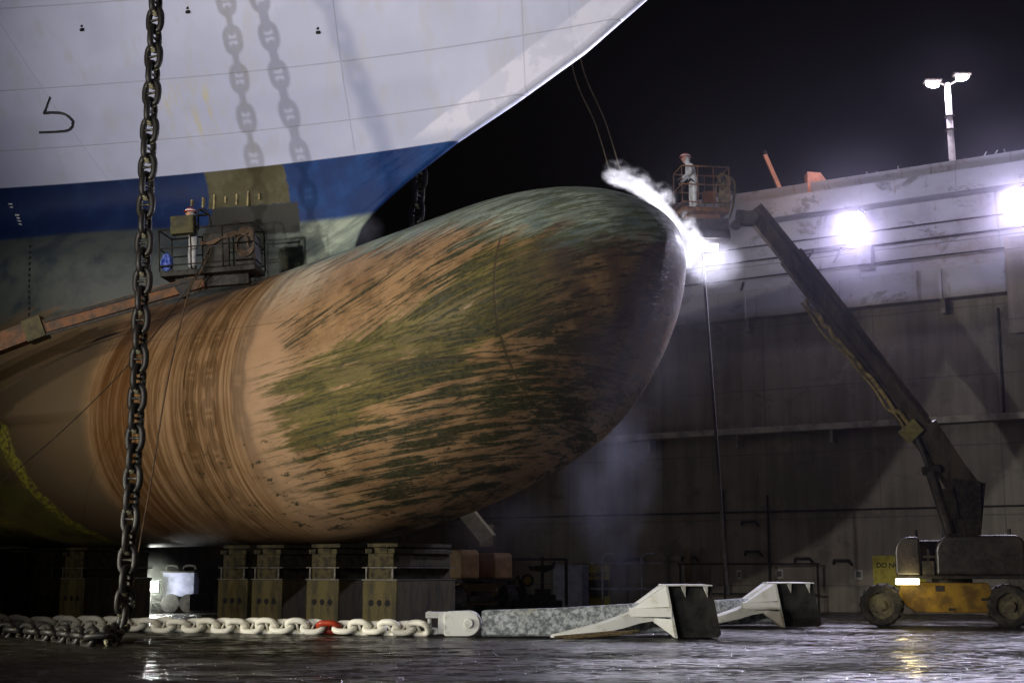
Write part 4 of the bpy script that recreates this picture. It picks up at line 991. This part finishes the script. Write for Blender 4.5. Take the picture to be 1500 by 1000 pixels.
Lh = tp.z - pb.z
bm = NB(); tube(bm, [(0, 0, -.8), (0, 0, 0), (-.05, 0, Lh * .92), (-.05, 0, Lh)], [.16, .14, .12, .08], 14); obj('post', bm, worn('pale post paint', (.55, .5, .5), (.42, .38, .38), 3, .4), t, True)
bm = NB(); tube(bm, [(-.05, 0, Lh * .97), (-.35, 0, Lh * 1.0)], .05, 6); tube(bm, [(-.05, 0, Lh * .97), (.35, 0, Lh * 1.03)], .05, 6); box(bm, -.2, .12, -.17, .17, Lh * .64, Lh * .655); box(bm, -.2, .16, -.17, .17, Lh * .50, Lh * .515); obj('bracket', bm, M_dark, t)
for sx_, dz in ((-1, -.03), (1, .25)):
    o_ = Vector((-.05 + sx_ * .62, 0, Lh + dz))
    bm = NB(); box(bm, o_.x - .36, o_.x + .36, -.2, .2, o_.z + .06, o_.z + .16, bev=.03); h_ = obj('lamp_head', bm, M_dark, t)
    bm = NB(); bmesh.ops.create_uvsphere(bm, u_segments=16, v_segments=10, radius=1)
    for v in bm.verts: v.co = Vector((o_.x + v.co.x * .27, -.03 + v.co.y * .22, o_.z - .03 + v.co.z * .13 + v.co.x * sx_ * .04))
    obj('lens', bm, M_lamp, h_, True)
    point('pole_light', pb + o_ + Vector((0, -.3, -.3)), 900, (.85, .78, 1), .2)
t = thing('crane_boom', 'slender salmon coloured jib leaning left above the coping', 'jib', U(1151, 290, YP.y + 4))
bm = NB(); bar(bm, U(1151, 296, YP.y + 4), U(1120, 226, YP.y + 4), .14, .17); obj('jib_tube', bm, worn('salmon jib paint', (.6, .28, .16), (.45, .2, .12), 3), t, world=True)
bm = NB(); tube(bm, [U(1120, 227, YP.y + 4), U(1118, 221, YP.y + 4)], .14, 10); obj('jib_tip', bm, M_dark, t, world=True)
t = thing('kiosk', 'small orange kiosk standing on the dock coping', 'kiosk', U(1194, 290, YP.y + 2))
pk = U(1194, 290, YP.y + 2)
bm = NB(); prism(bm, [(-.35, -.3), (.42, -.3), (.42, .7), (.2, 1.02), (-.35, 1.06)], -.3, .3); obj('shell', bm, worn('orange kiosk paint', (.6, .26, .15), (.4, .2, .14), 3), t)
bm = NB(); box(bm, -.05, .3, -.33, -.302, .1, .5); obj('panel', bm, M_dark, t)
# faint local lights of that upper yard, hitting jib and kiosk
spot('yard_lamp', U(1130, 180, YP.y - 6), U(1160, 262, YP.y + 4), 900, (1, .62, .45), 40, .8, .3)
# ================================================================== SPRAY AND STEAM
def vol_mat(name, dens, col, sc_=1.5, lo=.42, hi=.65, aniso=.2, ax=(1, 1, 1), inner=.35):
    m = bpy.data.materials.new(name); m.use_nodes = True; nt = m.node_tree; nt.nodes.clear()
    out = nt.nodes.new('ShaderNodeOutputMaterial'); v = nt.nodes.new('ShaderNodeVolumePrincipled'); nt.links.new(v.outputs[0], out.inputs['Volume'])
    v.inputs['Color'].default_value = (*col, 1); v.inputs['Anisotropy'].default_value = aniso
    tcn = nt.nodes.new('ShaderNodeTexCoord'); n = nt.nodes.new('ShaderNodeTexNoise'); n.inputs['Scale'].default_value = sc_; n.inputs['Detail'].default_value = 3
    mp = nt.nodes.new('ShaderNodeMapping'); mp.inputs['Scale'].default_value = ax; nt.links.new(tcn.outputs['Object'], mp.inputs[0]); nt.links.new(mp.outputs[0], n.inputs[0])
    ln = nt.nodes.new('ShaderNodeVectorMath'); ln.operation = 'LENGTH'; nt.links.new(tcn.outputs['Object'], ln.inputs[0])
    fall = X(nt, ln.outputs['Value']).step(1.0, inner)
    d = X(nt, n.outputs[0]).step(lo, hi) * fall * dens
    nt.links.new(d.v, v.inputs['Density']); return m
def puff(name, label, cen, rad, mat, rot=(0, 0, 0), group=None):
    bm = NB(); bmesh.ops.create_icosphere(bm, subdivisions=3, radius=1)
    o = obj(name, bm, mat); o.location = cen; o.scale = rad; o.rotation_euler = rot; tag(o, label, 'mist', group, 'stuff'); return o
nose_y = 35.2
M_spray = vol_mat('dense water spray', 5, (1, 1, 1), 3.4, .36, .60, inner=.0)
for i, (px, py, r_, sq, ro) in enumerate(((905, 262, .40, .62, -18), (925, 269, .46, .55, -24), (944, 281, .44, .45, -32), (961, 296, .40, .38, -42), (977, 314, .40, .36, -50), (990, 333, .40, .38, -58), (1000, 352, .42, .42, -68), (1006, 372, .40, .42, -80))):
    puff('water_spray', 'bright white water spray along the lit edge of the bulb', U(px, py, nose_y + .5), (r_ * 1.3, .5, .24), M_spray, (0, R(-ro), 0), 'spray along the bulb edge')
M_wisp = vol_mat('spray wisps', 1.6, (.99, .99, 1), 2.2, .42, .66, inner=.0)
for (px, py, rx_, rz_) in ((908, 255, .55, .42), (935, 266, .6, .4), (968, 288, .5, .45), (1003, 330, .45, .5)):
    puff('water_spray', 'thin wisps of spray drifting off the top of the bulb edge', U(px, py, nose_y + .6), (rx_, .5, rz_), M_wisp, (0, R(30), 0), 'spray along the bulb edge')
puff('water_spray', 'bright white water spray along the lit edge of the bulb', U(1012, 358, 36.4), (.42, .5, .6), vol_mat('glowing spray', 2.6, (1, 1, 1), 2.0, .3, .55), (0, 0, 0), 'spray along the bulb edge')
M_glow = vol_mat('added lamp glow mist', .016, (.82, .76, 1), .9, .1, .5)  # mist added round the lamps to make their glow
M_mist = vol_mat('thin mist', .28, (.85, .85, 1), 1.4, .35, .7)
puff('steam', 'thin mist drifting below the right basket', U(1045, 385, 38.5), (1.0, .8, .8), M_mist)
for (px_l, py_l, lb_) in ((1256, 318, 'violet mist added for the glow round the wall floodlight above the boom'), (1494, 284, 'violet mist added for the glow round the floodlight at the right edge')):
    x_, z_ = wallpt(px_l, py_l, 1.5); puff('steam', lb_, WALL @ Vector((x_, -2.2, z_)), (4.2, 2.0, 4.0), M_glow)
puff('steam', 'violet mist added for the glow round the twin heads of the lamp post', U(1389, 112, 62), (3.6, 2.0, 3.2), M_glow)
puff('steam', 'pale mist added for the glow round the square work floodlight', U(219, 858, gf.y - 1.2), (1.6, 1.2, 1.4), vol_mat('added halo mist', .06, (.9, .95, .85), 1.0, .1, .5))  # mist added to give the work lamp its halo
puff('steam', 'faint mist hanging in front of the bulb nose', U(930, 470, 32.0), (2.6, .8, 3.2), vol_mat('faint mist', .06, (.8, .78, 1), 1.3, .35, .75))
puff('steam', 'small steam puff where the stem meets the bulb', U(528, 338, 38.6), (.8, .5, .7), vol_mat('stem mist', .5, (.85, .85, 1), 1.2, .3, .7))
puff('steam', 'pale steam rising between the bulb and the dock wall', U(890, 690, 46), (2.0, 1.5, 3.6), vol_mat('steam', .14, (.8, .82, 1), 1.6, .38, .7))
puff('steam', 'pale steam above the tan lift behind the bulb', U(740, 770, 50), (2.6, 1.5, 1.8), vol_mat('steam low', .22, (.85, .82, .95), 1.5, .38, .7))
puff('steam', 'low steam beside the yellow warning sign', U(905, 830, 52), (1.2, 1, 1.6), vol_mat('steam wall', .4, (.75, .78, 1), 1.6, .3, .6))
# ================================================================== HAZE
bm = NB(); box(bm, -95, 75, -4, 135, -1, 31)
hz = obj('haze', bm, None); hz.data.materials.clear()
m = bpy.data.materials.new('night haze'); m.use_nodes = True; nt = m.node_tree; nt.nodes.clear()
out = nt.nodes.new('ShaderNodeOutputMaterial'); v = nt.nodes.new('ShaderNodeVolumePrincipled'); nt.links.new(v.outputs[0], out.inputs['Volume'])
v.inputs['Color'].default_value = (.8, .78, 1, 1); v.inputs['Density'].default_value = .00006; v.inputs['Anisotropy'].default_value = .9
hz.data.materials.append(m); tag(hz, kind='stuff')
